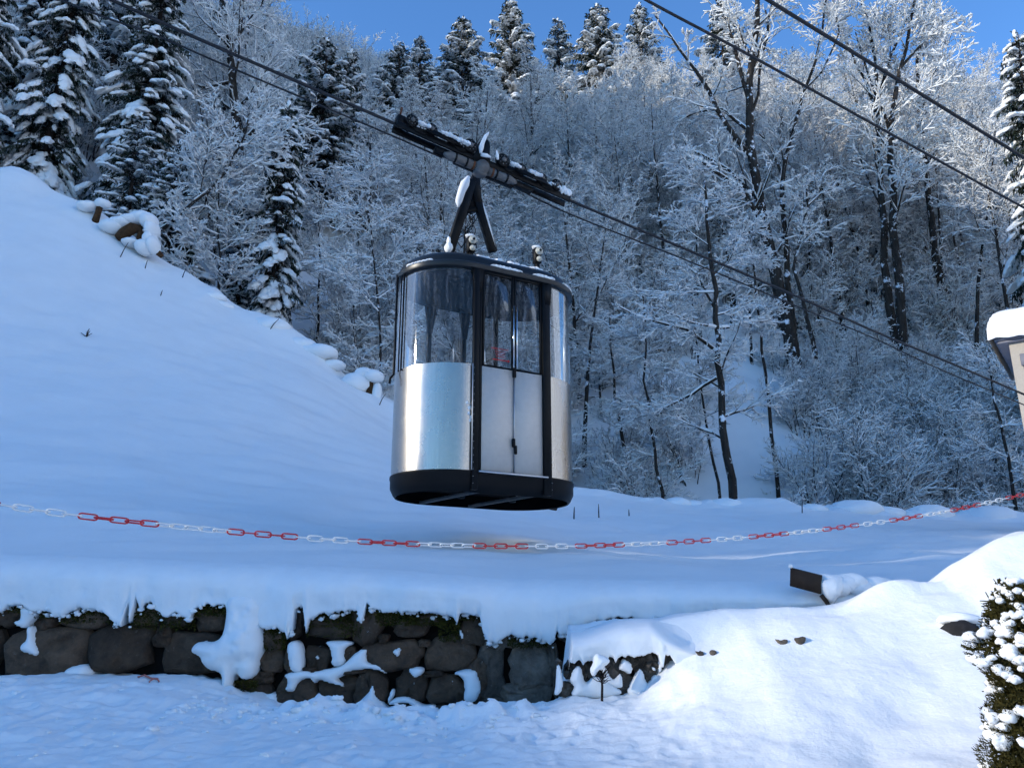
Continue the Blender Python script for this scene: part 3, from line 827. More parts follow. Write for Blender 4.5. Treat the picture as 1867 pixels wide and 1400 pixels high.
for i, poly in enumerate([[(1270, 1186), (1276, 1189), (1281, 1185), (1287, 1197), (1280, 1203), (1273, 1200)], [(1294, 1190), (1300, 1184), (1308, 1186), (1305, 1198), (1298, 1203), (1296, 1196)], [(1416, 1164), (1424, 1167), (1437, 1164), (1436, 1175), (1428, 1187), (1420, 1178)], [(1449, 1163), (1458, 1162), (1471, 1159), (1467, 1173), (1459, 1187), (1453, 1178)]]):
    o = puffy('stone', poly, drift_hit(sum(p[0] for p in poly) / 6, sum(p[1] for p in poly) / 6) + .0, .03, STONE_LIGHT, low, res=.008, dm=.03, it=1, seed=i + 80, back=.06)
mb = MB(); mb.box((0.95, YL + 0.10, 1.32), (1, 0, 0), (0, 1, 0), (0, 0, 1), 1.0, 0.10, 0.46); mb.build('backing', JOINT, low)
LIP2 = zz(K3, 1000, 1140, [(60, 470), (100, 640), (118, 420), (135, 415), (185, 430), (200, 455), (215, 425), (290, 450), (345, 395), (372, 400), (395, 455), (415, 420), (490, 405), (520, 420), (660, 420), (690, 372), (740, 380), (765, 450), (790, 380), (815, 355), (880, 350), (1000, 340), (1080, 335), (1130, 320), (1180, 318), (1250, 330), (1262, 440), (1300, 470), (1315, 300), (1370, 300), (1410, 370), (1450, 430), (1520, 425), (1550, 450), (1600, 420), (1680, 330)])
snow_lip('snow_overhang', LIP2, YL, 0.40, 1.56, 0.006, lambda x, y: bank_z(x, np.maximum(y, 6.36), False) + 0.02 + 0.012 * np.sin(x * 9), 0.10, SNOW_FINE, low, back=0.26, seed=5, shoulder=0.10, blend=(0.98, 1.42))
lowp = [
    (zz(K3, 1000, 1140, [(240, 640), (250, 570), (290, 480), (335, 448), (375, 470), (395, 560), (420, 660), (520, 560), (640, 600), (760, 690), (870, 760), (700, 830), (400, 820), (240, 800), (300, 700)]), .06),
    (zz(K3, 1000, 1140, [(95, 440), (130, 430), (160, 560), (170, 680), (140, 780), (60, 800), (85, 700)]), .05),
    (zz(K3, 1000, 1140, [(790, 500), (825, 420), (850, 370), (895, 400), (945, 420), (960, 520), (920, 560), (860, 520)]), .05),
    (zz(K3, 1000, 1140, [(880, 765), (920, 680), (1000, 540), (1030, 475), (1080, 520), (1100, 620), (1135, 660), (1190, 560), (1240, 560), (1300, 580), (1360, 610), (1400, 820), (1000, 850)]), .05),
    (zz(K3, 1000, 1140, [(1165, 470), (1200, 460), (1235, 520), (1190, 515)]), .03),
    (zz(K3, 1000, 1140, [(1255, 560), (1240, 440), (1265, 330), (1315, 310), (1300, 470), (1280, 520)]), .03),
    (zz(K3, 1000, 1140, [(600, 440), (660, 470), (690, 560), (740, 620), (820, 520), (850, 640), (840, 720), (700, 700), (620, 640)]), .04),
]
for i, (poly, th) in enumerate(lowp):
    puffy('snow_patch', poly, YL - 0.03, th, SNOW_FINE, low, res=0.009, dm=0.05, seed=30 + i, back=0.05)

# ------------------------------------------------------------------ small things near the walls
def on_bank(px, py, y0=4.0, y1=6.9):
    yy = y0
    while yy < y1:
        p = PY(px, py, yy)
        if p.z <= float(bank_z(p.x, yy)): return p
        yy += 0.01
    return PY(px, py, y1)

# twig-like sapling with a snow cap in front of the low wall
b0 = PY(1097, 1274, 5.98); b0.z = float(bank_z(b0.x, b0.y)) - 0.03
sap = empty('sapling', b0, 'tiny bare sapling with a cone of snow on its twigs before the low wall', 'sapling')
mb = MB()
top = PY(1097, 1225, 5.98)
mb.tube([b0, PY(1098, 1250, 5.98), PY(1097, 1238, 5.98)], [.010, .009, .006], 6)
rng = random.Random(3)
for k in range(40):
    q = PY(1097 + rng.uniform(-1, 1), 1246 - rng.random() * 18, 5.98)
    e = q + Vector((rng.uniform(-.07, .07), rng.uniform(-.05, .05), rng.uniform(.0, .09)))
    mb.tube([q, (q + e) / 2 + Vector((0, 0, -.006)), e], [.003, .0025, .0015], 4)
mb.build('stem', TWIG, sap)
puffy('snow_cap', zz(K3, 1000, 1140, [(520, 345), (560, 318), (640, 348), (705, 385), (690, 430), (640, 462), (612, 520), (570, 500), (545, 560), (505, 590), (470, 500), (512, 440)]), 5.97, .055, SNOW_FINE, sap, res=.007, dm=.04, seed=91, back=.05, amp=.5)

# dark boulder by the conifer
p = on_bank(1762, 1150)
rk = empty('boulder', p, 'dark rounded boulder poking from the drift beside the snowy conifer', 'boulder')
mb = MB(); mb.lump(p + Vector((0, .06, 0.0)), .115, .12, .085, seed=12, amp=.22); mb.build('rock', BOULDER, rk, smooth=True)
mb = MB(); mb.lump(p + Vector((0.01, .10, 0.075)), .15, .12, .045, seed=15, amp=.15); mb.build('snow_cap', SNOW_FINE, rk, smooth=True)

# faded hose end at the foot of the wall
p = PY(275, 1239, 6.82)
hz = lambda x, y: float(bank_z(x, y))
mb = MB()
pts = [PY(250, 1240, 6.70), PY(262, 1239, 6.72), PY(275, 1240, 6.72), PY(287, 1243, 6.70)]
pts = [Vector((q.x, q.y, hz(q.x, q.y) + .012)) for q in pts]
mb.tube(pts, .008, 6)
arc = []
for k in range(9):
    th = math.pi * k / 8
    q = PY(281 + 9 * math.cos(th), 1243, 6.64); arc.append(Vector((q.x, q.y, hz(q.x, q.y) + .004 + .022 * math.sin(th))))
mb.tube(arc, .006, 6)
o = mb.build('hose', PINK, origin=pts[0]); tag(o, 'faded red hose loop poking from the snow at the wall foot', 'hose')

# dark plank and the snow-covered trestle it belongs to, between wall and drift
pl = empty('plank_trestle', PY(1500, 1090, 6.85), 'dark brown plank jutting from a snow-covered trestle on the wall top', 'trestle')
mb = MB()
YB = 6.75
a, b, c2, d = PY(1441, 1036, YB), PY(1497, 1050, YB), PY(1496, 1083, YB), PY(1440, 1068, YB)
V = [a, b, c2, d]; B2 = [v + Vector((.03, .05, .01)) for v in V]
mb.add([tuple(v) for v in V + B2], [(0, 3, 2, 1), (4, 5, 6, 7), (0, 1, 5, 4), (1, 2, 6, 5), (2, 3, 7, 6), (3, 0, 4, 7)])
mb.build('plank', WOOD, pl)
mb = MB(); mb.bar(PY(1497, 1084, YB + .03), PY(1512, 1104, YB + .03), .022, .03); mb.bar(PY(1512, 1074, YB + .15), PY(1720, 1082, YB + .45), .10, .07); mb.build('beam', WOOD, pl)
mb = MB()
for k in range(15):
    f = k / 14.0
    q = PY(1508 + 195 * f, 1064 + 12 * f + 5 * math.sin(k * 1.7), YB + .12 + .28 * f)
    mb.lump(q, .13, .11, .085 - .035 * f, seed=40 + k, amp=.12)
q = PY(1514, 1072, YB + .06); mb.lump(q, .09, .10, .10, seed=60, amp=.15)
mb.lump(PY(1441, 1032, YB + .02), .015, .02, .018, seed=61)
mb.build('snow_cap', SNOW_FINE, pl, smooth=True)

# ------------------------------------------------------------------ aerial tramway cabin
YAW = math.radians(28.6)
Ev = Vector((math.cos(YAW), math.sin(YAW), 0)); Nv = Vector((math.sin(YAW), -math.cos(YAW), 0)); Uv = Vector((0, 0, 1))
Cc = PD(884, 690, 10.4); CX, CY_ = Cc.x, Cc.y
PXM = 10.4 / FPX
CA, CR = 70 * PXM, 97 * PXM                 # half straight side, end radius
def G(s, w, z): return Vector((CX, CY_, 0)) + Ev * s + Nv * w + Uv * z
def PW(px, py, w):
    """where the line of sight meets the vertical plane parallel to the cabin's long side, w in front of its axis"""
    r = ray(px, py)
    c = Vector((CX, CY_, CAMH))
    t = (Nv.dot(c - CAM) + w) / Nv.dot(r)
    return CAM + r * t
_T = G(-CA, CR, 0)
Z0, Z1, Z2 = zat(857, _T.y), zat(664, _T.y), zat(488, _T.y)
car = empty('cable_car', (CX, CY_, Z0), 'silver aerial cable car cabin with curved windows hanging under its rope carriage', 'cable car')

def stad(a, r, a0, a1, n):
    """points of the stadium outline between angles a0..a1 (deg); 0 = right (+s), 90 = front (+w)"""
    P = []
    for i in range(n + 1):
        th = math.radians(a0 + (a1 - a0) * i / n)
        c, s = math.cos(th), math.sin(th)
        P.append((math.copysign(a, c) + r * c if abs(c) > 1e-9 else r * c, r * s))
    return P
def outline(a, r, k=20):
    R_ = [(a + r * math.cos(t), r * math.sin(t)) for t in np.linspace(-math.pi / 2, math.pi / 2, k)]
    L_ = [(-a + r * math.cos(t), r * math.sin(t)) for t in np.linspace(math.pi / 2, 3 * math.pi / 2, k)]
    return R_ + L_
def wall_strip(pts, z0, z1, thick, mat, name, parent, smooth=True, inset=0.0, rows=1):
    """thin curved sheet following outline points (s,w), real thickness, edges closed"""
    n = len(pts); V = []
    for side in (0, 1):
        for zz_ in (z0, z1):
            for i, (s, w) in enumerate(pts):
                t0 = Vector(pts[min(i + 1, n - 1)]) - Vector(pts[max(i - 1, 0)])
                t0.normalize(); nx, nw = t0.y, -t0.x
                if (s * nx + w * nw) < 0: nx, nw = -nx, -nw
                V.append(tuple(G(s - nx * thick * side, w - nw * thick * side, zz_)))
    F = []
    for i in range(n - 1):
        F.append((i, i + 1, n + i + 1, n + i))
        F.append((2 * n + i, 3 * n + i, 3 * n + i + 1, 2 * n + i + 1))
        F.append((n + i, n + i + 1, 3 * n + i + 1, 3 * n + i))
        F.append((i, 2 * n + i, 2 * n + i + 1, i + 1))
    F.append((0, n, 3 * n, 2 * n)); F.append((n - 1, 3 * n - 1, 4 * n - 1, 2 * n - 1))
    o = link_mesh(name, np.array(V) - np.array(root_loc(parent)), [np.array(F)], mat, parent, smooth=smooth)
    if smooth:
        m = o.modifiers.new('edge', 'EDGE_SPLIT'); m.split_angle = math.radians(40)
    return o
def arc_left(r, a0=90, a1=270, k=40):
    return [(-CA + r * math.cos(math.radians(t)), r * math.sin(math.radians(t))) for t in np.linspace(a0, a1, k)]
def arc_right(r, a0=90, a1=-90, k=40):
    return [(CA + r * math.cos(math.radians(t)), r * math.sin(math.radians(t))) for t in np.linspace(a0, a1, k)]

# lower metal body
wall_strip(arc_left(CR, 91, 269), Z0, Z1, .012, ALU, 'curved_panel', car)
wall_strip(arc_right(CR, 89, -89), Z0, Z1, .012, ALU, 'curved_panel', car)
wall_strip([(-CA, -CR), (CA, -CR)], Z0, Z1, .012, ALU, 'rear_panel', car, smooth=False)
# curved panes and rear panes
rg = CR - .006
wall_strip(arc_left(rg, 92, 268), Z1 + .004, Z2, .005, GLASS, 'curved_window', car)
wall_strip(arc_right(rg, 88, -88), Z1 + .004, Z2, .005, GLASS, 'curved_window', car)
wall_strip([(-CA + .03, -rg), (-.02, -rg)], Z1 + .004, Z2, .005, GLASS, 'rear_window', car, smooth=False)
wall_strip([(.02, -rg), (CA - .03, -rg)], Z1 + .004, Z2, .005, GLASS, 'rear_window', car, smooth=False)

# frame posts
def post(name, s, w, z0, z1, ws, ww, mat=BLACK, parent=car, bev=.006):
    mb = MB(); c = G(s, w, (z0 + z1) / 2)
    mb.box(c, Ev, Nv, Uv, ws, ww, z1 - z0, bev)
    return mb.build(name, mat, parent)
post('door_post', -CA + .020, CR + .012, Z0 - .22, Z2 + .01, .075, .05)
post('door_post', -CA + .085, CR - .010, Z0, Z2, .040, .04)
post('door_post', CA + .010, CR + .006, Z0 - .22, Z2 + .01, .11, .05)
post('trim_strip', -CA - .024, CR + .030, Z0, Z1, .010, .014, STEEL)
post('trim_strip', CA + .062, CR + .012, Z1 - .03, Z2 - .34, .022, .022, CHROME)
for s in (-CA - .02, .0, CA):
    post('rear_post', s, -CR + .02, Z1, Z2, .06, .05)
# flared heads of the posts
for s0, wd in ((-CA + .03, .16), (CA + .02, .15)):
    mb = MB()
    mb.prism([(-wd / 2, 0), (wd / 2, 0), (.05, -.30), (-.03, -.30)], G(s0, CR + .020, Z2), Ev, Uv, Nv, .026)
    mb.build('post_gusset', BLACK, car)
for s0 in (0, -CA - .02):
    mb = MB(); mb.prism([(-.09, 0), (.09, 0), (.03, -.42), (-.03, -.42)], G(s0, -CR + .05, Z2 - .02), Ev, Uv, Nv, .03); mb.build('rear_gusset', BLACK, car)
# slim rails at the far left end and drain pipe
def end_at(ang, r): return (-CA + r * math.cos(math.radians(ang)), r * math.sin(math.radians(ang)))
for ang, wd in ((178, .018), (172, .022)):
    s, w = end_at(ang, CR + .012)
    mb = MB(); mb.tube([G(s, w, Z1 - .02), G(s, w, Z2)], wd / 2, 8); mb.build('end_rail', BLACK, car)
s, w = end_at(183, CR + .045); s2, w2 = end_at(183, CR + .09)
mb = MB(); mb.tube([G(s, w, Z2 + .02), G(s, w, Z1 + .02), G(s, w, Z1 - .04), G(s2, w2, Z1 - .10), G(s2, w2, Z1 - .16)], .014, 8); mb.build('drain_pipe', BLACK, car)
for ang, col in ((150, CHROME), (20, CHROME)):
    base = arc_left if ang > 90 else arc_right
    pts = base(CR + .001, ang - 1.6, ang + 1.6, 4)
    if ang == 150: continue
    wall_strip(pts, Z1 + .02, Z1 + .62, .01, col, 'window_seam', car)
# door: two leaves
dw0, dw1 = -CA + .108, CA - .048
mid = dw0 + (dw1 - dw0) * .52
leaf_rng = [(dw0, mid - .003), (mid + .003, dw1)]
for k, (l, r_) in enumerate(leaf_rng):
    W = r_ - l
    mb = MB(); mb.box(G((l + r_) / 2, CR - .004, (Z0 + Z1 - .005) / 2), Ev, Nv, Uv, W, .018, Z1 - Z0 - .005, .004)
    leaf = mb.build('door_leaf', WHITE_DOOR, car)
    mb = MB()
    fb = .026
    zt, zb = Z2 - .012, Z1 + .002
    for (a, b, c2, d2) in ((l, l + fb, zb, zt), (r_ - fb, r_, zb, zt)):
        mb.box(G((a + b) / 2, CR - .002, (c2 + d2) / 2), Ev, Nv, Uv, b - a, .03, d2 - c2, .004)
    mb.box(G((l + r_) / 2, CR - .002, zb + .008), Ev, Nv, Uv, W - 2 * fb, .028, .016, .003)
    mb.box(G((l + r_) / 2, CR - .002, zt - .02), Ev, Nv, Uv, W - 2 * fb, .028, .04, .003)
    mb.build('window_frame', BLACK, leaf)
    mb = MB(); mb.box(G((l + r_) / 2, CR - .008, (zb + zt) / 2 - .005), Ev, Nv, Uv, W - 2 * fb, .005, zt - zb - .05, .001)
    mb.build('window_pane', GLASS_DOOR, leaf)
    if k == 0:     # warning print: rows of small marks and an arrow
        mb = MB(); zc = Z1 + .24
        rr = random.Random(8)
        x = l + W * .30
        while x < l + W * .86:
            hgt = .018 if rr.random() < .7 else .026
            mb.box(G(x, CR - .003, zc + .0), Ev, Nv, Uv, .006, .002, hgt, .0004); mb.box(G(x + .006, CR - .003, zc + hgt * .35), Ev, Nv, Uv, .007, .002, .006, .0004); x += .017
        for j in range(3):
            x = l + W * (.42 + .02 * j)
            while x < l + W * .74: mb.box(G(x, CR - .003, zc - .035 - .03 * j), Ev, Nv, Uv, .005, .002, .014, .0004); x += .013
        mb.box(G(l + W * .58, CR - .003, zc - .135), Ev, Nv, Uv, W * .48, .002, .012, .0004)
        mb.prism([(0, .02), (.035, 0), (0, -.02)], G(l + W * .82, CR - .003, zc - .135), Ev, Uv, Nv, .002)
        o = mb.build('red_lettering', RED_PRINT, leaf)
# closing edge, grab bars, latch on the door
mb = MB(); mb.tube([G(mid, CR + .012, Z0 + .01), G(mid, CR + .012, Z1)], .008, 6); mb.build('door_edge', STEEL, car)
for ds in (-.022, .022):
    mb = MB(); mb.tube([G(mid + ds, CR + .045, Z1 + .02), G(mid + ds, CR + .045, Z1 + .80)], .009, 8)
    for z in (Z1 + .06, Z1 + .76): mb.tube([G(mid + ds, CR + .0, z), G(mid + ds, CR + .045, z)], .006, 6)
    mb.build('grab_bar', CHROME, car)
mb = MB(); mb.box(G(mid, CR + .018, Z1 - .02), Ev, Nv, Uv, .04, .03, .14, .004); mb.build('door_catch', BLACK, car)
mb = MB(); mb.box(G(mid - .012, CR + .02, Z0 + .36), Ev, Nv, Uv, .036, .03, .10, .004); mb.box(G(mid + .012, CR + .02, Z0 + .28), Ev, Nv, Uv, .036, .03, .10, .004)
mb.build('latch', BLACK, car)
mb = MB(); mb.box(G((-CA + CA) / 2 + .03, CR + .03, Z0 - .012), Ev, Nv, Uv, CA * 2 - .06, .05, .022, .004); mb.build('door_sill', STEEL, car)
# rivets
mb = MB(); V1, F1 = make_ico(0)
def rivet(p, r=.0055): mb.add(np.array(p) + V1 * r, F1.tolist())
for (l, r_) in leaf_rng:
    for i in range(16):
        z = Z0 + .05 + (Z1 - Z0 - .1) * i / 15
        if l == dw0: rivet(G(l + .022, CR + .006, z)); 
        if l == dw0: rivet(G(r_ - .022, CR + .006, z))
    for i in range(5):
        s = l + .03 + (r_ - l - .06) * i / 4
        rivet(G(s, CR + .006, Z1 - .03)); rivet(G(s, CR + .006, Z0 + .025))
for ang in np.linspace(95, 185, 12):
    s, w = end_at(ang, CR + .001); rivet(G(s, w, Z1 - .02)); rivet(G(s, w, Z0 + .02))
for i in range(18):
    s, w = end_at(172, CR + .001); rivet(G(s, w, Z0 + .06 + (Z1 - Z0 - .1) * i / 17), .006)
    rivet(G(-CA - .008, CR + .038, Z0 - .15 + (Z1 - Z0 + .1) * i / 17), .005); rivet(G(CA + .058, CR + .034, Z0 - .15 + (Z1 - Z0 + .1) * i / 17), .005)
o = mb.build('rivets', STEEL, car); o['kind'] = 'stuff'
# skirt under the floor: a dark ring, open below
def ring_loft(name, rings, mat, parent, k=28, closed_top=False, closed_bottom=False, smooth=True):
    V = []; F = []; n = 2 * k
    for a, r, z in rings:
        for s, w in outline(a, r, k): V.append(tuple(G(s, w, z)))
    for j in range(len(rings) - 1):
        for i in range(n):
            F.append((j * n + i, j * n + (i + 1) % n, (j + 1) * n + (i + 1) % n, (j + 1) * n + i))
    fl = [np.array(F)]
    if closed_top: fl.append(np.array([[(len(rings) - 1) * n + i for i in range(n)]]))
    if closed_bottom: fl.append(np.array([[i for i in range(n)][::-1]]))
    o = link_mesh(name, np.array(V) - np.array(root_loc(parent)), fl, mat, parent, smooth=smooth)
    m = o.modifiers.new('edge', 'EDGE_SPLIT'); m.split_angle = math.radians(38)
    return o
ring_loft('skirt', [(CA, CR - .02, Z0 - .002), (CA, CR + .014, Z0 - .002), (CA, CR + .016, Z0 - .03), (CA, CR + .008, Z0 - .045), (CA, CR + .006, Z0 - .14), (CA, CR - .03, Z0 - .215), (CA, CR - .05, Z0 - .24), (CA, CR - .065, Z0 - .235), (CA, CR - .05, Z0 - .20), (CA, CR - .03, Z0 - .06)], BLACK, car)
ring_loft('floor', [(CA, CR - .02, Z0 - .07), (CA, CR - .02, Z0 - .02)], BLACK_MATT, car, closed_top=True, closed_bottom=True, smooth=False)
for s0, s1 in ((-.52, -.30), (.15, .42)):
    mb = MB(); mb.bar(G(s0 - .06, -CR + .06, Z0 - .22), G(s1, CR - .06, Z0 - .20), .03, .04); mb.build('floor_crossbar', PIPE, car)
    mb = MB(); c = G((s0 + s1) / 2 + .08, .06, Z0 - .16); mb.cyl(c, c - Uv * .07, .045, 12); mb.cyl(c + Ev * .03 + Uv * .05, c + Ev * .03 - Uv * .02, .02, 8); mb.build('buffer', BLACK_MATT, car)
    mb = MB(); mb.cyl(c + Ev * .055 + Uv * .06, c + Ev * .055 - Uv * .03, .018, 8); mb.build('buffer_bolt', STEEL, car)
# interior: ceiling lamp plate, rail, inner floor visible through the windows
mb = MB(); mb.bar(G(-CA - .38, -CR + .20, Z1 + .16), G(.02, -CR + .07, Z1 + .16), .03, .05); mb.bar(G(.0, -CR + .07, Z1 + .16), G(CA, -CR + .07, Z1 + .16), .03, .05); mb.build('hand_rail', BLACK, car)
# roof
ro = .045
ring_loft('roof', [(CA, CR - .015, Z2 - .03), (CA, CR + ro - .006, Z2 - .015), (CA, CR + ro, Z2 + .0), (CA, CR + ro, Z2 + .045), (CA, CR + ro - .012, Z2 + .058), (CA, CR + .012, Z2 + .060), (CA, CR + .004, Z2 + .085), (CA, CR - .008, Z2 + .130), (CA, CR - .035, Z2 + .172), (CA, CR - .085, Z2 + .206), (CA, CR - .18, Z2 + .232), (CA, CR - .34, Z2 + .245), (CA, .05, Z2 + .250)], ROOFM, car, closed_top=True)
ring_loft('ceiling', [(CA, CR - .012, Z2 - .06), (CA, CR - .012, Z2 - .032)], BLACK_MATT, car, closed_top=True, closed_bottom=True, smooth=False)
ZR = Z2 + .235
mb = MB(); mb.box(G(.16, .22, ZR + .045), Ev, Nv, Uv, 1.02, .16, .13, .02); mb.build('roof_beam', BLACK, car)
mb = MB(); mb.box(G(.0, -.02, ZR + .02), Ev, Nv, Uv, .8, .3, .07, .02); mb.build('roof_plate', BLACK, car)
# roof snow
mb = MB(); rr = random.Random(2)
for k in range(26):
    s = -.36 + .95 * k / 25.0
    mb.lump(G(s + rr.uniform(-.02, .02), .40 + rr.uniform(-.025, .02), ZR + .005), .060, .10, .040 + .018 * rr.random(), Ev, Nv, Uv, seed=k, amp=.3)
for k in range(14):
    mb.lump(G(-.52 + .03 * k * .8 + rr.uniform(-.02, .02), .20 + rr.uniform(-.1, .1), ZR + .02), .05, .06, .045, Ev, Nv, Uv, seed=k + 40, amp=.3)
for (s0, s1, kk) in ((-.25, .12, 13), (.34, .60, 9)):
    for k in range(kk):
        s = s0 + (s1 - s0) * k / (kk - 1)
        mb.lump(G(s, CR + .018, Z2 + .066), .035, .030, .012 + .012 * math.sin(math.pi * k / (kk - 1)) + .004 * rr.random(), Ev, Nv, Uv, seed=k + 70, amp=.3)
for ang in range(136, 168, 4):
    s, w = end_at(ang, CR + .014); mb.lump(G(s, w, Z2 + .068), .035, .03, .016, Ev, Nv, Uv, seed=ang, amp=.3)
for ang in range(60, 22, -5):
    s, w = (CA + (CR + .0) * math.cos(math.radians(ang)), (CR + .0) * math.sin(math.radians(ang))); mb.lump(G(s, w, Z2 + .075), .04, .04, .02, Ev, Nv, Uv, seed=ang, amp=.3)
o = mb.build('roof_snow', SNOW_FINE, car, smooth=True)
mb = MB()
for k, (x, y, r_) in enumerate([(848, 736, .020), (852, 745, .022), (851, 755, .018), (856, 762, .022), (853, 768, .014)]):
    p = PW(x, y, CR - .06); s = (p - Vector((CX, CY_, 0))).dot(Ev)
    w = math.sqrt(max(0, CR ** 2 - max(0, -CA - s) ** 2)); q = G(s, w, p.z); mb.lump(q, r_, .010, r_ * 1.1, Ev, Nv, Uv, seed=k, amp=.35)
s, w = (CA + (CR + .02) * math.cos(math.radians(5)), (CR + .02) * math.sin(math.radians(5)))
for k in range(3): mb.lump(G(s, w, Z0 - .03 - .06 * k), .04, .05, .05, Ev, Nv, Uv, seed=k + 9, amp=.3)
mb.build('snow_fleck', SNOW_FINE, car, smooth=True)
# insulated lifting lugs on the roof edge
for (px, py) in ((858, 452), (979, 472)):
    b0 = PW(px, py - 4, .44)
    mb = MB(); mb.bar(b0 - Uv * .10, b0 + Uv * .11, .09, .10, up=Ev); mb.bar(b0 - Uv * .10 - Ev * .0, b0 - Uv * .19, .07, .05, up=Ev)
    lug = mb.build('lug', BLACK, car)
    for dz, r_ in ((.055, .052), (-.055, .036)):
        c = b0 + Nv * .05 + Uv * dz
        mb = MB(); mb.cyl(c, c + Nv * .022, r_, 18); mb.cyl(c + Nv * .022, c + Nv * .04, r_ * .55, 14); d = mb.build('insulator', CERAMIC, lug)
    mb = MB(); mb.cyl(b0 + Nv * .09 + Uv * .055, b0 + Nv * .102 + Uv * .055, .016, 10); mb.build('bolt', BLACK, lug)
    mb = MB(); mb.lump(b0 + Uv * .125, .06, .055, .025, Ev, Nv, Uv, seed=3, amp=.25); mb.build('snow_cap', SNOW_FINE, lug, smooth=True)
# hanger
mb = MB()
wv = .12
mb.bar(PW(861, 330, .02), PW(818, 462, .02), wv, .085, up=Nv); o = mb.build('hanger_arm', BLACK, car)
mb = MB(); mb.bar(PW(866, 322, .02), PW(870, 372, .02), .085, wv, up=Ev); mb.bar(PW(869, 362, .02), PW(899, 460, .02), wv, .08, up=Nv); mb.build('hanger_arm', BLACK, car)
mb = MB(); mb.prism([(-.09, .12), (.09, .12), (.12, -.10), (-.17, -.10)], PW(862, 368, 0), Ev, Uv, Nv, .07); mb.bar(PW(850, 385, 0), PW(876, 382, 0), .08, .06); mb.build('hanger_web', BLACK, car)
rr = random.Random(5)
for k in range(7):
    mb = MB()
    x0, y0 = 846 + rr.uniform(-6, 22), 388
    x1, y1 = 838 + rr.uniform(-8, 24), 452
    P = [PW(x0 + (x1 - x0) * t + 9 * math.sin(t * 7 + k), y0 + (y1 - y0) * t, .05 * math.sin(5 * t + k)) for t in np.linspace(0, 1, 12)]
    mb.tube(P, .006, 5); mb.build('cable_loop', BLACK, car)
mb = MB()
P = [PW(874, 348, .06), PW(882, 338, .06), PW(892, 333, .06), PW(902, 336, .06)]; mb.tube(P, .005, 5)
mb.build('cable_loop', BLACK, car)
mb = MB()
mb.tube([PW(857, 324, .03) - Ev * .02, PW(851, 338, .03) - Ev * .03, PW(845, 352, .03) - Ev * .03, PW(839, 368, .03) - Ev * .02, PW(836, 378, .03)], [.03, .065, .055, .05, .015], 8)
q = PW(818, 452, .06); mb.lump(q, .05, .06, .07, Ev, Nv, Uv, seed=33); mb.lump(PW(822, 440, .06) - Ev * .03, .025, .05, .06, Ev, Nv, Uv, seed=35)
mb.tube([PW(871, 362, .05) + Ev * .05, PW(879, 388, .05) + Ev * .052, PW(888, 418, .05) + Ev * .05, PW(898, 452, .05) + Ev * .05], [.008, .018, .016, .010], 6)
mb.build('arm_snow', SNOW_FINE, car, smooth=True)

# carriage riding on the track rope
VPX = 4050.0; D_C = 10.25
def PR(px, py): return PD(px, py, D_C * (VPX - 872) / (VPX - px))
Ra, Rb = PR(720, 226), PR(1035, 364)
Cu = (Rb - Ra).normalized(); Cn = Nv - Cu * Nv.dot(Cu); Cn.normalize(); Cw = Cn.cross(Cu)
if Cw.z < 0: Cw = -Cw
LEN = (Rb - Ra).length
def K(t, w=0.0, h=0.0): return Ra + Cu * (t * LEN) + Cn * w + Cw * h       # t along the rope 0..1
def tk(px): 
    # parameter of the rope point that shows at px
    a, b = 0.0, 1.0
    lo, hi = -0.2, 1.2
    for _ in range(40):
        m = (lo + hi) / 2
        if project(K(m))[0] < px: lo = m
        else: hi = m
    return lo
car_g = car
mb = MB()
for w in (-.07, .07):
    mb.box(K(.5, w, -.035), Cu, Cn, Cw, LEN * 1.0, .03, .085, .006)
carriage = mb.build('carriage', BLACK, car)
mb = MB(); mb.box(K(.50, .0, -.11), Cu, Cn, Cw, LEN * .56, .10, .07, .01); mb.box(K(.50, .0, -.16), Cu, Cn, Cw, LEN * .34, .08, .05, .01); mb.build('main_beam', BLACK, carriage)
WR = .085
wheels = [746, 781, 823, 851, 911, 944, 981, 1008]
for i, px in enumerate(wheels):
    t = tk(px - 2); r_ = WR * (1.08 if px in (851, 911) else .92)
    mb = MB(); c = K(t, 0.085, r_ * .80)
    mb.tube([c - Cn * .035, c - Cn * .03, c + Cn * .03, c + Cn * .035], [r_ * .9, r_, r_, r_ * .9], 24)
    wh = mb.build('wheel', BLACK, carriage)
    mb = MB(); mb.cyl(c + Cn * .035, c + Cn * .055, r_ * .35, 12)
    for j in range(8):
        th = j * math.pi / 4; q = c + (Cu * math.cos(th) + Cw * math.sin(th)) * r_ * .62
        mb.cyl(q + Cn * .034, q + Cn * .042, .008, 6)
    mb.build('hub', PIPE, wh)
for (pa, pb) in ((746, 781), (823, 851), (911, 944), (981, 1008)):
    ta, tb = tk(pa - 2), tk(pb - 2)
    for w in (.085,):
        mb = MB(); half = (tb - ta) * LEN / 2
        mb.prism([(-half - .03, .02), (-half, .06), (-half * .4, .045), (half * .4, .045), (half, .06), (half + .03, .02), (half * .4, -.05), (-half * .4, -.05)], K((ta + tb) / 2, w, 0), Cu, Cw, Cn, .025)
        mb.build('rocker_plate', BLACK, carriage)
for (pa, pb) in ((764, 838), (928, 996)):
    ta, tb = tk(pa), tk(pb)
    mb = MB(); half = (tb - ta) * LEN / 2
    mb.prism([(-half, .0), (half, .0), (half * .5, .055), (-half * .5, .055)], K((ta + tb) / 2, .135, -.015), Cu, Cw, Cn, .02); mb.build('rocker_plate', BLACK, carriage)
mb = MB(); q = K(tk(728), 0, .05); mb.box(q, Cu, Cn, Cw, .12, .14, .14, .02); mb.build('end_cap', BLACK, carriage)
mb = MB(); mb.bar(PR(729, 214), PR(733, 196), .02, .02); mb.build('marker_rod', RUST, carriage)
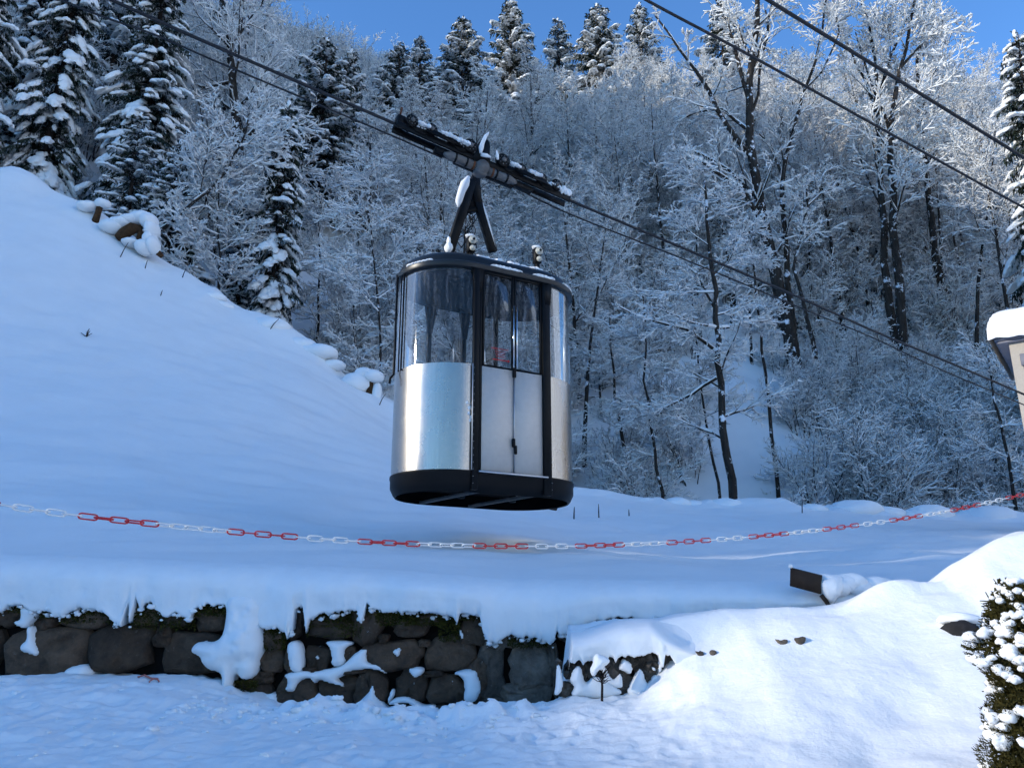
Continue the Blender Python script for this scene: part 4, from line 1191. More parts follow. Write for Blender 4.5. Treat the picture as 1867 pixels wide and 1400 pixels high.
mb = MB(); mb.bar(K(tk(1024), .06, .03), K(tk(1024), .06, .03) + Uv * .15, .02, .02); mb.build('end_rod', BLACK, carriage)
# yoke over the middle and the suspension pin
mb = MB()
yk = [(862, 293), (868, 272), (875, 258), (883, 254), (891, 258), (893, 268), (892, 285), (894, 303), (886, 300), (876, 296)]
o0 = PR(872, 292)
pts = []
for x, y in yk:
    r = ray(x, y); t = Cn.dot(o0 + Cn * .10 - CAM) / Cn.dot(r); q = CAM + r * t - o0
    pts.append((q.dot(Cu), q.dot(Cw)))
mb.prism(pts[::-1], o0, Cu, Cw, Cn, .22); mb.build('yoke', BLACK, carriage)
# grey buffer pipe of the haul rope clamp
H0, H1 = PR(808, 289) + Cn * .10, PR(930, 338) + Cn * .10
hd = (H1 - H0)
mb = MB(); mb.tube([H0 - hd * .04, H0, H0 + hd * .05, H0 + hd * .45], [.018, .035, .058, .058], 14); mb.tube([H0 + hd * .55, H1 - hd * .08, H1, H1 + hd * .04], [.055, .055, .04, .018], 14); 
pipe = mb.build('clamp_pipe', PIPE, carriage, smooth=False)
for f in (.12, .28, .72, .88):
    mb = MB(); mb.tube([H0 + hd * (f - .012), H0 + hd * (f + .012)], .064, 14); mb.build('pipe_band', BLACK, pipe)
for f in (.38, .66):
    mb = MB(); mb.tube([H0 + hd * (f - .012), H0 + hd * (f + .016)], .0592, 14); mb.build('rust_patch', RUST, pipe)
mb = MB(); c = H0 + hd * .5; mb.cyl(c - Cn * .10, c + Cn * .075, .085, 18); mb.box(c - Cw * .02, Cu, Cn, Cw, .16, .12, .17, .02); mb.build('suspension_pin', PIPE, carriage)
# snow lying on the carriage
mb = MB(); rr = random.Random(4)
def csnow(pa, pb, w, h, n, r0, hh):
    for k in range(n):
        t = tk(pa + (pb - pa) * k / (n - 1))
        mb.lump(K(t, w + rr.uniform(-.01, .01), h), r0, r0 * 1.1, hh * (.7 + .6 * rr.random()), Cu, Cn, Cw, seed=int(pa) + k, amp=.25)
csnow(797, 842, .15, .055, 12, .030, .026); csnow(756, 772, .15, .05, 5, .026, .022); csnow(922, 936, .15, .05, 4, .026, .022)
csnow(956, 974, .15, .06, 7, .028, .028); csnow(998, 1030, .07, .045, 10, .045, .05); 
csnow(946, 1020, .09, .03, 14, .026, .016); csnow(756, 860, .09, .028, 16, .024, .014)
def PRs(x, y): return PR(x, y) + Cn * .20
mb.tube([PRs(863, 294), PRs(864, 284), PRs(867, 274), PRs(872, 263), PRs(878, 256)], [.015, .032, .026, .022, .008], 8)
mb.tube([PRs(864, 296), PRs(874, 298), PRs(882, 301)], [.022, .026, .008], 8)
mb.tube([PRs(894, 305), PRs(893, 297), PRs(892, 288)], [.016, .024, .004], 8)
mb.build('carriage_snow', SNOW_FINE, carriage, smooth=True)

# ------------------------------------------------------------------ ropes
def rope(name, pix, depth_fn, r, label, cat='rope', grp=None):
    P = [PD(x, y, depth_fn(x)) for x, y in pix]
    # smooth by Catmull-Rom
    Q = []
    for i in range(len(P) - 1):
        p0, p1, p2, p3 = P[max(i - 1, 0)], P[i], P[i + 1], P[min(i + 2, len(P) - 1)]
        for k in range(8):
            t = k / 8.0
            Q.append(0.5 * ((2 * p1) + (p2 - p0) * t + (2 * p0 - 5 * p1 + 4 * p2 - p3) * t * t + (3 * p1 - p0 - 3 * p2 + p3) * t ** 3))
    Q.append(P[-1])
    mb = MB(); mb.tube(Q, r, 8)
    o = mb.build(name, ROPE, origin=P[0], smooth=True)
    return tag(o, label, cat, grp)
d1 = lambda x: D_C * (VPX - 872) / (VPX - x)
rope('track_rope', [(-500, -310), (-100, -133), (220, 8), (370, 75), (720, 226), (1035, 364), (1394, 515), (1594, 604), (1700, 648), (1867, 719), (2300, 905)], d1, .019, 'thick steel rope that the cable car carriage rides on', grp='ropeway cables')
rope('haul_rope', [(-500, -255), (-100, -95), (147, 15), (285, 65), (393, 112), (602, 200), (720, 250), (806, 288)], d1, .011, 'thinner rope from the upper left corner to the clamp pipe', grp='ropeway cables')
rope('haul_rope', [(932, 338), (1040, 391), (1260, 478), (1461, 562), (1594, 617), (1700, 667), (1867, 738), (2300, 922)], d1, .011, 'thinner rope from the clamp pipe down to the beige hut', grp='ropeway cables')
d2 = lambda x: 6.8 * (VPX - 1616) / (VPX - x)
rope('track_rope', [(700, -420), (1180, -135), (1399, 0), (1616, 133), (1867, 288), (2300, 556)], d2, .015, 'upper thick steel rope crossing the right sky above the bare trees', grp='ropeway cables')
d3 = lambda x: 7.0 * (VPX - 1598) / (VPX - x)
rope('haul_rope', [(700, -270), (1000, -102), (1177, 0), (1372, 104), (1598, 230), (1867, 379), (2300, 615)], d3, .011, 'thinner second-lane rope below the thick rope in the upper right', grp='ropeway cables')

# ------------------------------------------------------------------ plastic barrier chain
D0 = 2.6; CK = .0747; CB = .158
ys_ch = ([-300, 0, 145, 415, 660, 872, 1060, 1230, 1380, 1513, 1632, 1740, 1867, 2000], [870, 921, 941, 969, 988, 995.5, 995.5, 989, 978, 964, 948, 930, 901, 868])
def chain_pt(k):
    u = (-.525 + CB * k) / (1 + CK * k); px = 933.5 + u * FPX
    return PD(px, float(np.interp(px, *ys_ch)), D0 * (1 + CK * k))
ks = np.linspace(-1.1, 10.9, 1201)
pts = [chain_pt(k) for k in ks]
# smooth heights
zz_ = np.array([p.z for p in pts]); kk = np.exp(-0.5 * (np.arange(-60, 61) / 30.0) ** 2); kk /= kk.sum()
zz_ = np.convolve(np.pad(zz_, 60, mode='edge'), kk, mode='valid')
pts = np.array([(p.x, p.y, z) for p, z in zip(pts, zz_)])
seg = np.linalg.norm(np.diff(pts, axis=0), axis=1); arc = np.concatenate(([0], np.cumsum(seg)))
PITCH_L = .0455
chain = empty('barrier_chain', pts[0], 'red and white plastic chain slung across the view in front of the cabin', 'chain')
def link_geo():
    hl, hw, r = .0205, .0088, .0026
    path = []
    for i in range(6):
        th = -math.pi / 2 + math.pi * i / 5; path.append((hl - hw + .004 + hw * math.cos(th) * .8, hw * math.sin(th)))
    for i in range(6):
        th = math.pi / 2 + math.pi * i / 5; path.append((-hl + hw - .004 + hw * math.cos(th) * .8, hw * math.sin(th)))
    n = len(path); k = 6; V = []
    for i in range(n):
        a = Vector(path[(i + 1) % n]) - Vector(path[i - 1]); a.normalize(); nrm = Vector((a.y, -a.x))
        for j in range(k):
            th = 2 * math.pi * j / k
            V.append((path[i][0] + nrm.x * math.cos(th) * r, math.sin(th) * r, path[i][1] + nrm.y * math.cos(th) * r))
    F = [(i * k + j, i * k + (j + 1) % k, ((i + 1) % n) * k + (j + 1) % k, ((i + 1) % n) * k + j) for i in range(n) for j in range(k)]
    return V, F
LV, LF = link_geo()
lm = {}
for nm, m in (('red', RED), ('white', WHITE_PL)):
    o = link_mesh('link', LV, [np.array(LF)], m, chain, smooth=True); lm[nm] = o.data; bpy.data.objects.remove(o)
s0 = float(np.interp(0.0, ks, arc)) 
nl = int((arc[-1]) / PITCH_L) - 1
first = -int(s0 / PITCH_L) + 1
rr = random.Random(7)
tw_base = {}
for i in range(first, first + nl):
    s = s0 + (i + .5) * PITCH_L
    if s < .02 or s > arc[-1] - .02: continue
    p = Vector([float(np.interp(s, arc, pts[:, c])) for c in range(3)])
    q = Vector([float(np.interp(s + .01, arc, pts[:, c])) for c in range(3)])
    t = (q - p).normalized(); side = t.cross(Vector((0, 0, 1))).normalized(); up = side.cross(t)
    colr = 'red' if (i % 10) < 5 else 'white'
    g = i // 5
    base = {0: .25, 1: .5}.get(g % 4, .0) * math.pi / 2 * .6
    ang = (0 if i % 2 == 0 else math.pi / 2) + base + rr.uniform(-.12, .12)
    y_ = side * math.cos(ang) + up * math.sin(ang); z_ = t.cross(y_)
    M = Matrix((t, y_, z_)).transposed().to_4x4(); M.translation = p - chain.location
    o = bpy.data.objects.new('link', lm[colr]); COL.objects.link(o); o.parent = chain
    o.matrix_local = M @ Matrix.Diagonal((1.22, 1.0, 1.0, 1.0))

# ------------------------------------------------------------------ beige hut at the right edge
hutY = 17.0
hc = PY(1838, 622, hutY); 
hut = empty('hut', (hc.x, hc.y, 3.0), 'beige rendered hut corner with snow-loaded flat roof at the right edge', 'hut')
HE = Vector((0.80, -0.60, 0)).normalized(); HN = Vector((-0.60, -0.80, 0)).normalized()
zt = hc.z
gz = float(field_z(hc.x + 2, hutY)) - 1.0
mb = MB(); mb.box(hc + HE * 2.5 - HN * 1.8 + Vector((0, 0, (gz - zt) / 2)), HE, HN, Uv, 5.0, 3.6, zt - gz, .02); hw_ = mb.build('wall', RENDERW, hut)
mb = MB(); mb.box(hc + HE * 2.3 - HN * 1.8 + Uv * .06, HE, HN, Uv, 5.1, 3.9, .12, .02); rf = mb.build('roof', TRIM, hut)
mb = MB(); mb.box(hc + HE * 2.3 - HN * 1.8 + Uv * -.03, HE, HN, Uv, 5.0, 3.8, .05, .01); mb.build('soffit', TRIM, rf)
# snow slab with a rounded edge
nx, ny = 46, 36; V = []; F = []
hw2, hd2 = 2.66, 2.04
for j in range(ny + 1):
    for i in range(nx + 1):
        a, b = -1 + 2 * i / nx, -1 + 2 * j / ny
        a_ = math.copysign(1 - (1 - abs(a)) ** 1.6, a); b_ = math.copysign(1 - (1 - abs(b)) ** 1.6, b)
        e = min((1 - abs(a_)) * hw2, (1 - abs(b_)) * hd2)
        h_ = .62 * math.sqrt(max(0, 1 - (1 - min(1, e / .42)) ** 2)) if e < .42 else .62
        bul = .05 * math.sin(min(1, e / .2) * math.pi)
        q = hc + HE * (2.3 + a_ * hw2) + HN * (-1.8 + b_ * hd2) + Uv * (.13 + h_ + .05 * float(fbm(i * .2, j * .2, 3, 90)) - (.10 + .05 * float(vnoise(i * 1.3 + j, j * 1.1, 91)) if e < 1e-6 else 0))
        V.append(tuple(q))
F = [(j * (nx + 1) + i, j * (nx + 1) + i + 1, (j + 1) * (nx + 1) + i + 1, (j + 1) * (nx + 1) + i) for j in range(ny) for i in range(nx)]
link_mesh('roof_snow', np.array(V) - np.array(hut.location), [np.array(F)], SNOW_FINE, rf, smooth=True)
# window
wc = hc + HE * .62 + HN * .0 + Uv * -1.0
mb = MB(); mb.box(wc, HE, HN, Uv, .84, .06, 1.3, .01); wf = mb.build('window', TRIM, hut)
mb = MB(); mb.box(wc + HN * .035 - Uv * .05, HE, HN, Uv, .62, .02, 1.0, .004); mb.build('pane', DARKGLASS, wf)
mb = MB(); mb.box(wc + HN * .06 + Uv * .52, HE, HN, Uv, .90, .08, .26, .01); mb.build('shutter_box', TRIM, wf)

# ------------------------------------------------------------------ trees
def prisms(P0, P1, R0, R1, k):
    d = P1 - P0; ln = np.linalg.norm(d, axis=1, keepdims=True); d = d / np.maximum(ln, 1e-9)
    ref = np.where(np.abs(d[:, 2:3]) > 0.9, np.array([[1.0, 0, 0]]), np.array([[0, 0, 1.0]]))
    a = np.cross(d, ref); a /= np.maximum(np.linalg.norm(a, axis=1, keepdims=True), 1e-9); b = np.cross(d, a)
    th = 2 * np.pi * np.arange(k) / k + np.pi / 2
    c, s = np.cos(th)[None, :, None], np.sin(th)[None, :, None]
    ringdir = a[:, None, :] * c - b[:, None, :] * s
    A = P0[:, None, :] + ringdir * R0[:, None, None]
    B = P1[:, None, :] + ringdir * R1[:, None, None]
    n = len(P0)
    V = np.concatenate((A, B), 1).reshape(-1, 3)
    base = (np.arange(n) * 2 * k)[:, None]
    j = np.arange(k)[None, :]
    F = np.stack([base + j, base + (j + 1) % k, base + k + (j + 1) % k, base + k + j], -1).reshape(-1, 4)
    return V, F

def rot_about(v, axis, ang):
    return Matrix.Rotation(ang, 3, axis) @ v

class Tree:
    """recursive branching; levels 0-1 go to the trunk mesh, finer ones to the crown mesh, snow sits on top of all of them"""
    def __init__(self, seed, spec):
        self.r = random.Random(seed); self.spec = spec; self.seg = []    # p0,p1,r0,r1,level
    def path(self, pts, r0, r1, level, spawn=True, start=None):
        n = len(pts)
        cum = [0.0]
        for a, b in zip(pts[:-1], pts[1:]): cum.append(cum[-1] + (b - a).length)
        Lg = cum[-1]
        for i in range(n - 1):
            f0, f1 = cum[i] / Lg, cum[i + 1] / Lg
            self.seg.append((tuple(pts[i]), tuple(pts[i + 1]), r0 + (r1 - r0) * f0, r0 + (r1 - r0) * f1, level))
        if spawn and level < len(self.spec):
            sp = self.spec[level]
            k = sp['n']
            st = sp.get('start', .2) if start is None else start
            ph = self.r.uniform(0, 6.28)
            for i in range(k):
                t = st + (1 - st) * (i + self.r.uniform(.1, .9)) / k
                s = t * Lg; j = max(0, min(n - 2, next((q for q in range(n - 1) if cum[q + 1] >= s), n - 2)))
                f = (s - cum[j]) / max(1e-6, cum[j + 1] - cum[j])
                p = pts[j].lerp(pts[j + 1], f); d = (pts[j + 1] - pts[j]).normalized()
                rad = r0 + (r1 - r0) * t
                ang = math.radians(sp['ang'] + self.r.uniform(-1, 1) * sp.get('dang', 15)) * (1 - sp.get('close', 0.25) * t)
                ph += 2.4 + self.r.uniform(-.6, .6)
                ax = d.orthogonal().normalized(); ax = rot_about(ax, d, ph)
                if sp.get('flat') and self.r.random() < sp['flat']:
                    ax2 = d.cross(Vector((0, 0, 1)))
                    if ax2.length > .1:
                        ax = Vector((0, 0, 1)) * (1 if i % 2 else -1) + ax * .35; ax = (ax - d * ax.dot(d)).normalized()
                nd = rot_about(d, ax, ang)
                ln = sp['len'] * Lg * (1 - sp.get('taper', .55) * t) * self.r.uniform(.7, 1.25)
                if sp.get('abs'): ln = sp['abs'] * (1 - sp.get('taper', .3) * t) * self.r.uniform(.6, 1.3)
                self.branch(p, nd, ln, max(rad * sp.get('rr', .55), sp.get('rmin', .006)), level + 1)
    def branch(self, p, d, ln, r, level):
        sp = self.spec[level - 1]
        ns = sp.get('seg', 3); pts = [p.copy()]; d = d.copy()
        for i in range(ns):
            d = d + Vector((self.r.gauss(0, 1), self.r.gauss(0, 1), self.r.gauss(0, 1))) * sp.get('wob', .14) + Vector((0, 0, sp.get('up', .05)))
            d.normalize(); p = p + d * (ln / ns); pts.append(p.copy())
        self.path(pts, r, max(r * .35, .004), level)
    def meshes(self, snow=1.0, tw=1.0, split=2, snow_r=.020):
        S = self.seg
        P0 = np.array([s[0] for s in S]); P1 = np.array([s[1] for s in S]); R0 = np.array([s[2] for s in S]); R1 = np.array([s[3] for s in S]); LV_ = np.array([s[4] for s in S])
        out = {}
        m = LV_ < split
        d = P1 - P0; ln = np.linalg.norm(d, axis=1); dz = np.abs(d[:, 2]) / np.maximum(ln, 1e-9)
        e = d / np.maximum(ln, 1e-9)[:, None] * (R0 * .5)[:, None]
        Va, Fa = prisms(P0[m] - e[m] * .5, P1[m] + e[m], R0[m], R1[m], 7)
        out['trunk'] = (Va, Fa)
        q = ~m
        out['crown'] = prisms(P0[q], P1[q], R0[q] * tw, R1[q] * tw, 3)
        keep = (dz < .93)
        big = np.where(LV_ <= 1, 1.5, 1.0)
        rs0 = (R0 * .55 + snow_r) * snow * big; rs1 = (R1 * .55 + snow_r) * snow * big
        thin = np.clip(1.1 - dz * .7, .35, 1)
        rs0 = rs0 * thin; rs1 = rs1 * thin
        rnd = np.array([self.r.uniform(.45, 1.45) for _ in S])
        off0 = np.stack([0 * R0, 0 * R0, R0 * .75 + rs0 * .25], -1); off1 = np.stack([0 * R1, 0 * R1, R1 * .75 + rs1 * .25], -1)
        out['snow'] = prisms((P0 + off0)[keep], (P1 + off1)[keep], (rs0 * rnd)[keep], (rs1 * rnd)[keep], 4)
        return out

def spec_frost(nl=11, a1=50, start=.28, fine=1.0, flat=0.0, up1=.10):
    return [
        dict(n=nl, start=start, ang=a1, dang=14, len=.42, taper=.62, rr=.42, seg=6, wob=.13, up=up1, close=.35, flat=0),
        dict(n=8, start=.12, ang=48, len=.50, taper=.45, rr=.5, seg=4, wob=.16, up=.05, rmin=.016, flat=flat),
        dict(n=6, start=.1, ang=46, len=.50, taper=.4, rr=.5, seg=3, wob=.18, up=.03, rmin=.010, flat=flat),
        dict(n=int(5 * fine), start=.08, ang=48, len=.55, taper=.3, rr=.6, seg=2, wob=.2, up=-.02, rmin=.007, flat=flat)]

def variant(name, seed, H, r, spec, snow=1.0, lean=.03, split=2, snow_r=.02, nseg=9):
    t = Tree(seed, spec)
    p = Vector((0, 0, -.4)); d = Vector((t.r.uniform(-lean, lean), t.r.uniform(-lean, lean), 1)).normalized(); pts = [p.copy()]
    for i in range(nseg):
        d = (d + Vector((t.r.gauss(0, .035), t.r.gauss(0, .035), .04))).normalized(); p = p + d * ((H + .4) / nseg); pts.append(p.copy())
    t.path(pts, r, r * .16, 0)
    return t.meshes(snow=snow, split=split, snow_r=snow_r)

def tree_obj(name, root, M, mats=(BARK, TWIG, SNOW_TREE)):
    ob = []
    for nm, m in zip(('trunk', 'crown', 'snow'), mats):
        if len(M[nm][1]): ob.append(link_mesh(nm, M[nm][0], [M[nm][1]], m, root, smooth=(nm != 'crown')))
        if nm == 'snow': ob[-1]['kind'] = 'stuff'
    return ob
def copy_thing(proto, loc, rz=0.0, sc=(1, 1, 1), tilt=(0, 0)):
    r = proto.copy(); COL.objects.link(r); r.location = loc; r.rotation_euler = (tilt[0], tilt[1], rz); r.scale = sc
    for ch in proto.children:
        c = ch.copy(); COL.objects.link(c); c.parent = r
    return r
class Proto:
    """keeps the part meshes of one kind; make() links a thing with its own copies of the parts (mesh data shared)"""
    def __init__(self, name, M, mats, smooth=(True, False, True), names=('trunk', 'crown', 'snow')):
        self.name = name; self.data = []
        for nm, m, sm in zip(names, mats, smooth):
            if nm in M and len(M[nm][1]):
                o = link_mesh(nm, M[nm][0], M[nm][1] if isinstance(M[nm][1], list) else [M[nm][1]], m, None, smooth=sm)
                self.data.append((nm, o.data)); bpy.data.objects.remove(o)
    def make(self, loc, rz, sc, label, cat, group=None, tilt=(0, 0), name=None):
        r = empty(name or self.name, loc, label, cat, group)
        r.rotation_euler = (tilt[0], tilt[1], rz); r.scale = sc
        for nm, d in self.data:
            o = bpy.data.objects.new(nm, d); COL.objects.link(o); o.parent = r
            if nm == 'snow': o['kind'] = 'stuff'
        return r
TM = (BARK, TWIG, SNOW_TREE)
far_protos = [Proto('bare_tree', variant('t', 10 + i, 11.0, .15, spec_frost(11 + i % 3, 46 + 4 * (i % 3), .22 + .05 * (i % 2), 1.0, .0, .06 + .03 * (i % 3)), [.95, .65, .85, .5, 1.0, .7][i], snow_r=.024), TM) for i in range(6)]
tier_protos = [Proto('bare_tree', variant('t', 30 + i, 11.0, .12, spec_frost(15, 72, .25, 1.0, .75, .02), .9, snow_r=.016), TM) for i in range(3)]
pole_protos = [Proto('bare_tree', variant('t', 40 + i, 14.0, .13, spec_frost(9, 50, .50, 1.0, .3, .05), .9, snow_r=.022), TM) for i in range(3)]
def shrub_variant(seed, H=2.6, ns=11):
    t = Tree(seed, [None, dict(n=7, start=.22, ang=38, len=.48, taper=.4, rr=.6, seg=3, wob=.16, up=.06, rmin=.008), dict(n=5, start=.15, ang=45, len=.5, taper=.3, rr=.6, seg=2, wob=.18, up=.02, rmin=.006), dict(n=4, start=.1, ang=45, len=.55, taper=.3, rr=.7, seg=2, wob=.2, up=0, rmin=.005)])
    for k in range(ns):
        a = t.r.uniform(0, 6.28); ln = H * t.r.uniform(.6, 1.15); d = Vector((math.cos(a) * .45 * t.r.random(), math.sin(a) * .45 * t.r.random(), 1)).normalized()
        p = Vector((math.cos(a) * .25, math.sin(a) * .25, -.2)); pts = [p.copy()]
        for i in range(6):
            d = (d + Vector((math.cos(a), math.sin(a), 0)) * .05 + Vector((t.r.gauss(0, .06), t.r.gauss(0, .06), 0))).normalized(); p = p + d * ln / 6; pts.append(p.copy())
        t.path(pts, .022, .006, 1)
    return t.meshes(snow=1.0, split=2, snow_r=.013)
shrub_protos = [Proto('shrub', shrub_variant(60 + i), TM, names=('trunk', 'crown', 'snow')) for i in range(4)]

def gz(x, y): return float(hill_z(x, y))
rng = random.Random(21)
def forest_label(px, py):
    row = 'high on the slope' if py < 250 else ('halfway up the slope' if py < 480 else 'at the foot of the slope')
    col = ['behind the left spruces', 'between the left spruces and the cabin', 'straight behind the cabin and its hanger', 'just right of the cabin', 'around the tallest beech', 'behind the twin trees on the right'][int(np.searchsorted([480, 720, 1040, 1310, 1560], px))]
    return 'frosted bare tree %s, %s' % (row, col), 'tree', 'frosted bare trees %s %s' % (row, col)
placed = []
def try_place(x, y, dmin):
    for (a, b) in placed:
        if (a - x) ** 2 + (b - y) ** 2 < dmin * dmin: return False
    placed.append((x, y)); return True
cnt = 0; tries = 0
while cnt < 288 and tries < 40000:
    tries += 1
    Y = 33.5 + 78 * rng.random() ** 0.75
    px = rng.uniform(-120, 1990)
    if cnt >= 218: px = rng.uniform(1040, 1860); Y = rng.uniform(49, 78)
    X = (px - 933.5) / FPX * (Y * 1.08)
    z = gz(X, Y)
    q = project((X, Y, z))
    if Y < 35 and X < -12: continue
    if 1225 < q[0] < 1440 and q[1] > 640: continue                 # the open snowy glade
    topy = project((X, Y, z + 13.5))[1]
    if 470 < q[0] < 1150 and topy < 115 + 60 * rng.random(): continue
    if topy < -20 and q[0] > 470: continue
    if 470 < q[0] < 590 and Y < 42: continue                       # the narrow brow spruce stands clear
    if 1120 < q[0] < 1600 and Y < 49: continue                     # room in front of the big beeches
    if 1560 <= q[0] < 1780 and Y < 52 and topy < 560: continue
    if not try_place(X, Y, (1.9 + Y * .012) * (1 if cnt < 218 else .72)): continue
    low = (q[0] > 1020 and Y < 62)
    if low: P = rng.choice(tier_protos + pole_protos)
    elif Y < 46: P = rng.choice(tier_protos + far_protos)
    else: P = rng.choice(far_protos)
    s = rng.uniform(.75, 1.25) * (1.0 if Y < 60 else 1.1)
    if low: s *= 1.05
    P.make((X, Y, z), rng.uniform(0, 6.28), (s * rng.uniform(.85, 1.15), s * rng.uniform(.85, 1.15), s), *forest_label(q[0], (q[1] + topy) / 2), (rng.uniform(-.05, .03), rng.uniform(-.05, .05)))
    cnt += 1
# thicket at the foot of the hill
GS = 'frosted shrubs in the thicket at the foot of the hill'
cnt = 0; tries = 0
while cnt < 64 and tries < 9000:
    tries += 1
    if cnt < 46: px = rng.uniform(1400, 1900); Y = rng.uniform(28.5, 44)
    else: px = rng.uniform(560, 1300); Y = rng.uniform(29, 42)
    X = (px - 933.5) / FPX * (Y * 1.04)
    z = gz(X, Y)
    q = project((X, Y, z))
    if 1225 < q[0] < 1400 and q[1] > 640: continue
    if not try_place(X, Y, 1.05): continue
    s = rng.uniform(.8, 1.5)
    rng.choice(shrub_protos).make((X, Y, z), rng.uniform(0, 6.28), (s, s, s), ('one of the frosted many-stemmed shrubs in the right thicket below the hut' if cnt < 46 else 'one of the frosted many-stemmed shrubs behind the brow on either side of the cabin'), 'shrub', GS if cnt < 46 else 'frosted shrubs behind the brow beside the cabin')
    cnt += 1

# brushwood and saplings that fill the slope between the trees: countless, one object scattering twiggy growth
def scatter_stuff(name, label, pts, rots, scs, sources):
    me = bpy.data.meshes.new(name)
    me.from_pydata(pts, [], [])
    at = me.attributes.new('yaw', 'FLOAT', 'POINT'); at.data.foreach_set('value', rots)
    at = me.attributes.new('size', 'FLOAT', 'POINT'); at.data.foreach_set('value', scs)
    o = bpy.data.objects.new(name, me); COL.objects.link(o); tag(o, label, None, None, 'stuff')
    ng = bpy.data.node_groups.new(name, 'GeometryNodeTree')
    ng.interface.new_socket('Geometry', in_out='INPUT', socket_type='NodeSocketGeometry'); ng.interface.new_socket('Geometry', in_out='OUTPUT', socket_type='NodeSocketGeometry')
    gi = ng.nodes.new('NodeGroupInput'); go = ng.nodes.new('NodeGroupOutput')
    jn = ng.nodes.new('GeometryNodeJoinGeometry')
    for s in sources:
        oi = ng.nodes.new('GeometryNodeObjectInfo'); oi.inputs['Object'].default_value = s; oi.inputs['As Instance'].default_value = True; oi.transform_space = 'ORIGINAL'
        ip = ng.nodes.new('GeometryNodeInstanceOnPoints')
        na = ng.nodes.new('GeometryNodeInputNamedAttribute'); na.data_type = 'FLOAT'; na.inputs['Name'].default_value = 'yaw'
        nb = ng.nodes.new('GeometryNodeInputNamedAttribute'); nb.data_type = 'FLOAT'; nb.inputs['Name'].default_value = 'size'
        cx = ng.nodes.new('ShaderNodeCombineXYZ')
        ng.links.new(na.outputs['Attribute'], cx.inputs['Z']); ng.links.new(cx.outputs[0], ip.inputs['Rotation']); ng.links.new(nb.outputs['Attribute'], ip.inputs['Scale'])
        ng.links.new(gi.outputs[0], ip.inputs['Points']); ng.links.new(oi.outputs['Geometry'], ip.inputs['Instance']); ng.links.new(ip.outputs[0], jn.inputs[0])
    ng.links.new(jn.outputs[0], go.inputs[0])
    md = o.modifiers.new('scatter', 'NODES'); md.node_group = ng
    return o
def first_of(nm):
    return next(o for o in bpy.data.objects if o.name.split('.')[0] == nm and o.parent is None)
groups = [[], [], [], []]
k = 0; tries = 0
while k < 1050 and tries < 20000:
    tries += 1
    Y = 32.5 + 66 * rng.random() ** .8
    X = (rng.uniform(-100, 1970) - 933.5) / FPX * (Y * 1.08)
    if X < -11 and Y < 36: continue
    z = gz(X, Y); q = project((X, Y, z))
    if 1275 < q[0] < 1405 and q[1] > 680: continue
    if 1040 < q[0] < 1215 and q[1] > 850: continue
    if 470 < q[0] < 590 and Y < 40: continue
    if 1350 < q[0] < 1540 and Y < 46 and q[1] > 560: continue
    s = rng.uniform(1.0, 2.3) * (1.0 if Y > 48 else .75)
    groups[k % 4].append(((X, Y, z - .1), rng.uniform(0, 6.28), s)); k += 1
shr = [o for o in bpy.data.objects if o.parent is None and o.name.split('.')[0] == 'shrub']
seen = set(); protos_used = []
for o in shr:
    key = o.children[0].data.name
    if key not in seen: seen.add(key); protos_used.append(o)
for gidx, (g, src) in enumerate(zip(groups, protos_used)):
    scatter_stuff('brushwood', 'frosted brushwood and saplings covering the hillside between the trees', [p for p, _, _ in g], [r_ for _, r_, _ in g], [s_ for _, _, s_ in g], list(src.children))

# ---- bare trees drawn stem by stem
def px_tree(name, Y, stems, label, seed, spec, snow_r=.03, group=None, cat='tree', dY=0.0, snow=1.0):
    """stems: list of (pixel path, r0, r1, level, start, y offset at the tip)"""
    t = Tree(seed, spec)
    base = PY(*stems[0][0][0], Y)
    ground = gz(base.x, Y) if Y > 29.3 else float(field_z(base.x, Y))
    root_z = min(base.z - .3, ground - .3)
    drop = base.z - root_z
    base.z = root_z
    for (pp_, r0, r1, lev, st, off) in stems:
        n = len(pp_)
        pts = [PY(x, y, Y + off * i / max(1, n - 1)) - base for i, (x, y) in enumerate(pp_)]
        if lev == 0 and drop > .35: pts = [Vector((0, 0, 0))] + pts
        # extra points for a natural wander
        Q = []
        for a, b in zip(pts[:-1], pts[1:]):
            Q.append(a); m = (a + b) / 2; m += Vector((t.r.gauss(0, 1), t.r.gauss(0, 1), t.r.gauss(0, 1))) * (b - a).length * .025; Q.append(m)
        Q.append(pts[-1])
        t.path(Q, r0, r1, lev, start=st)
    r = empty(name, base, label, cat, group)
    tree_obj(name, r, t.meshes(snow=snow, split=2, snow_r=snow_r))
    return r
def spec_big(n0=10, ang=50, ab=3.0, flat=.0):
    return [dict(n=n0, start=.4, ang=ang, abs=5.2, len=.3, taper=.5, rr=.35, seg=6, wob=.13, up=.08, close=.3),
            dict(n=8, start=.15, ang=48, abs=ab, len=.4, taper=.5, rr=.45, seg=4, wob=.15, up=.05, rmin=.022, flat=flat),
            dict(n=5, start=.1, ang=46, len=.5, taper=.4, rr=.5, seg=3, wob=.17, up=.03, rmin=.012, flat=flat),
            dict(n=5, start=.1, ang=46, len=.55, taper=.3, rr=.6, seg=2, wob=.2, up=.0, rmin=.008, flat=flat)]
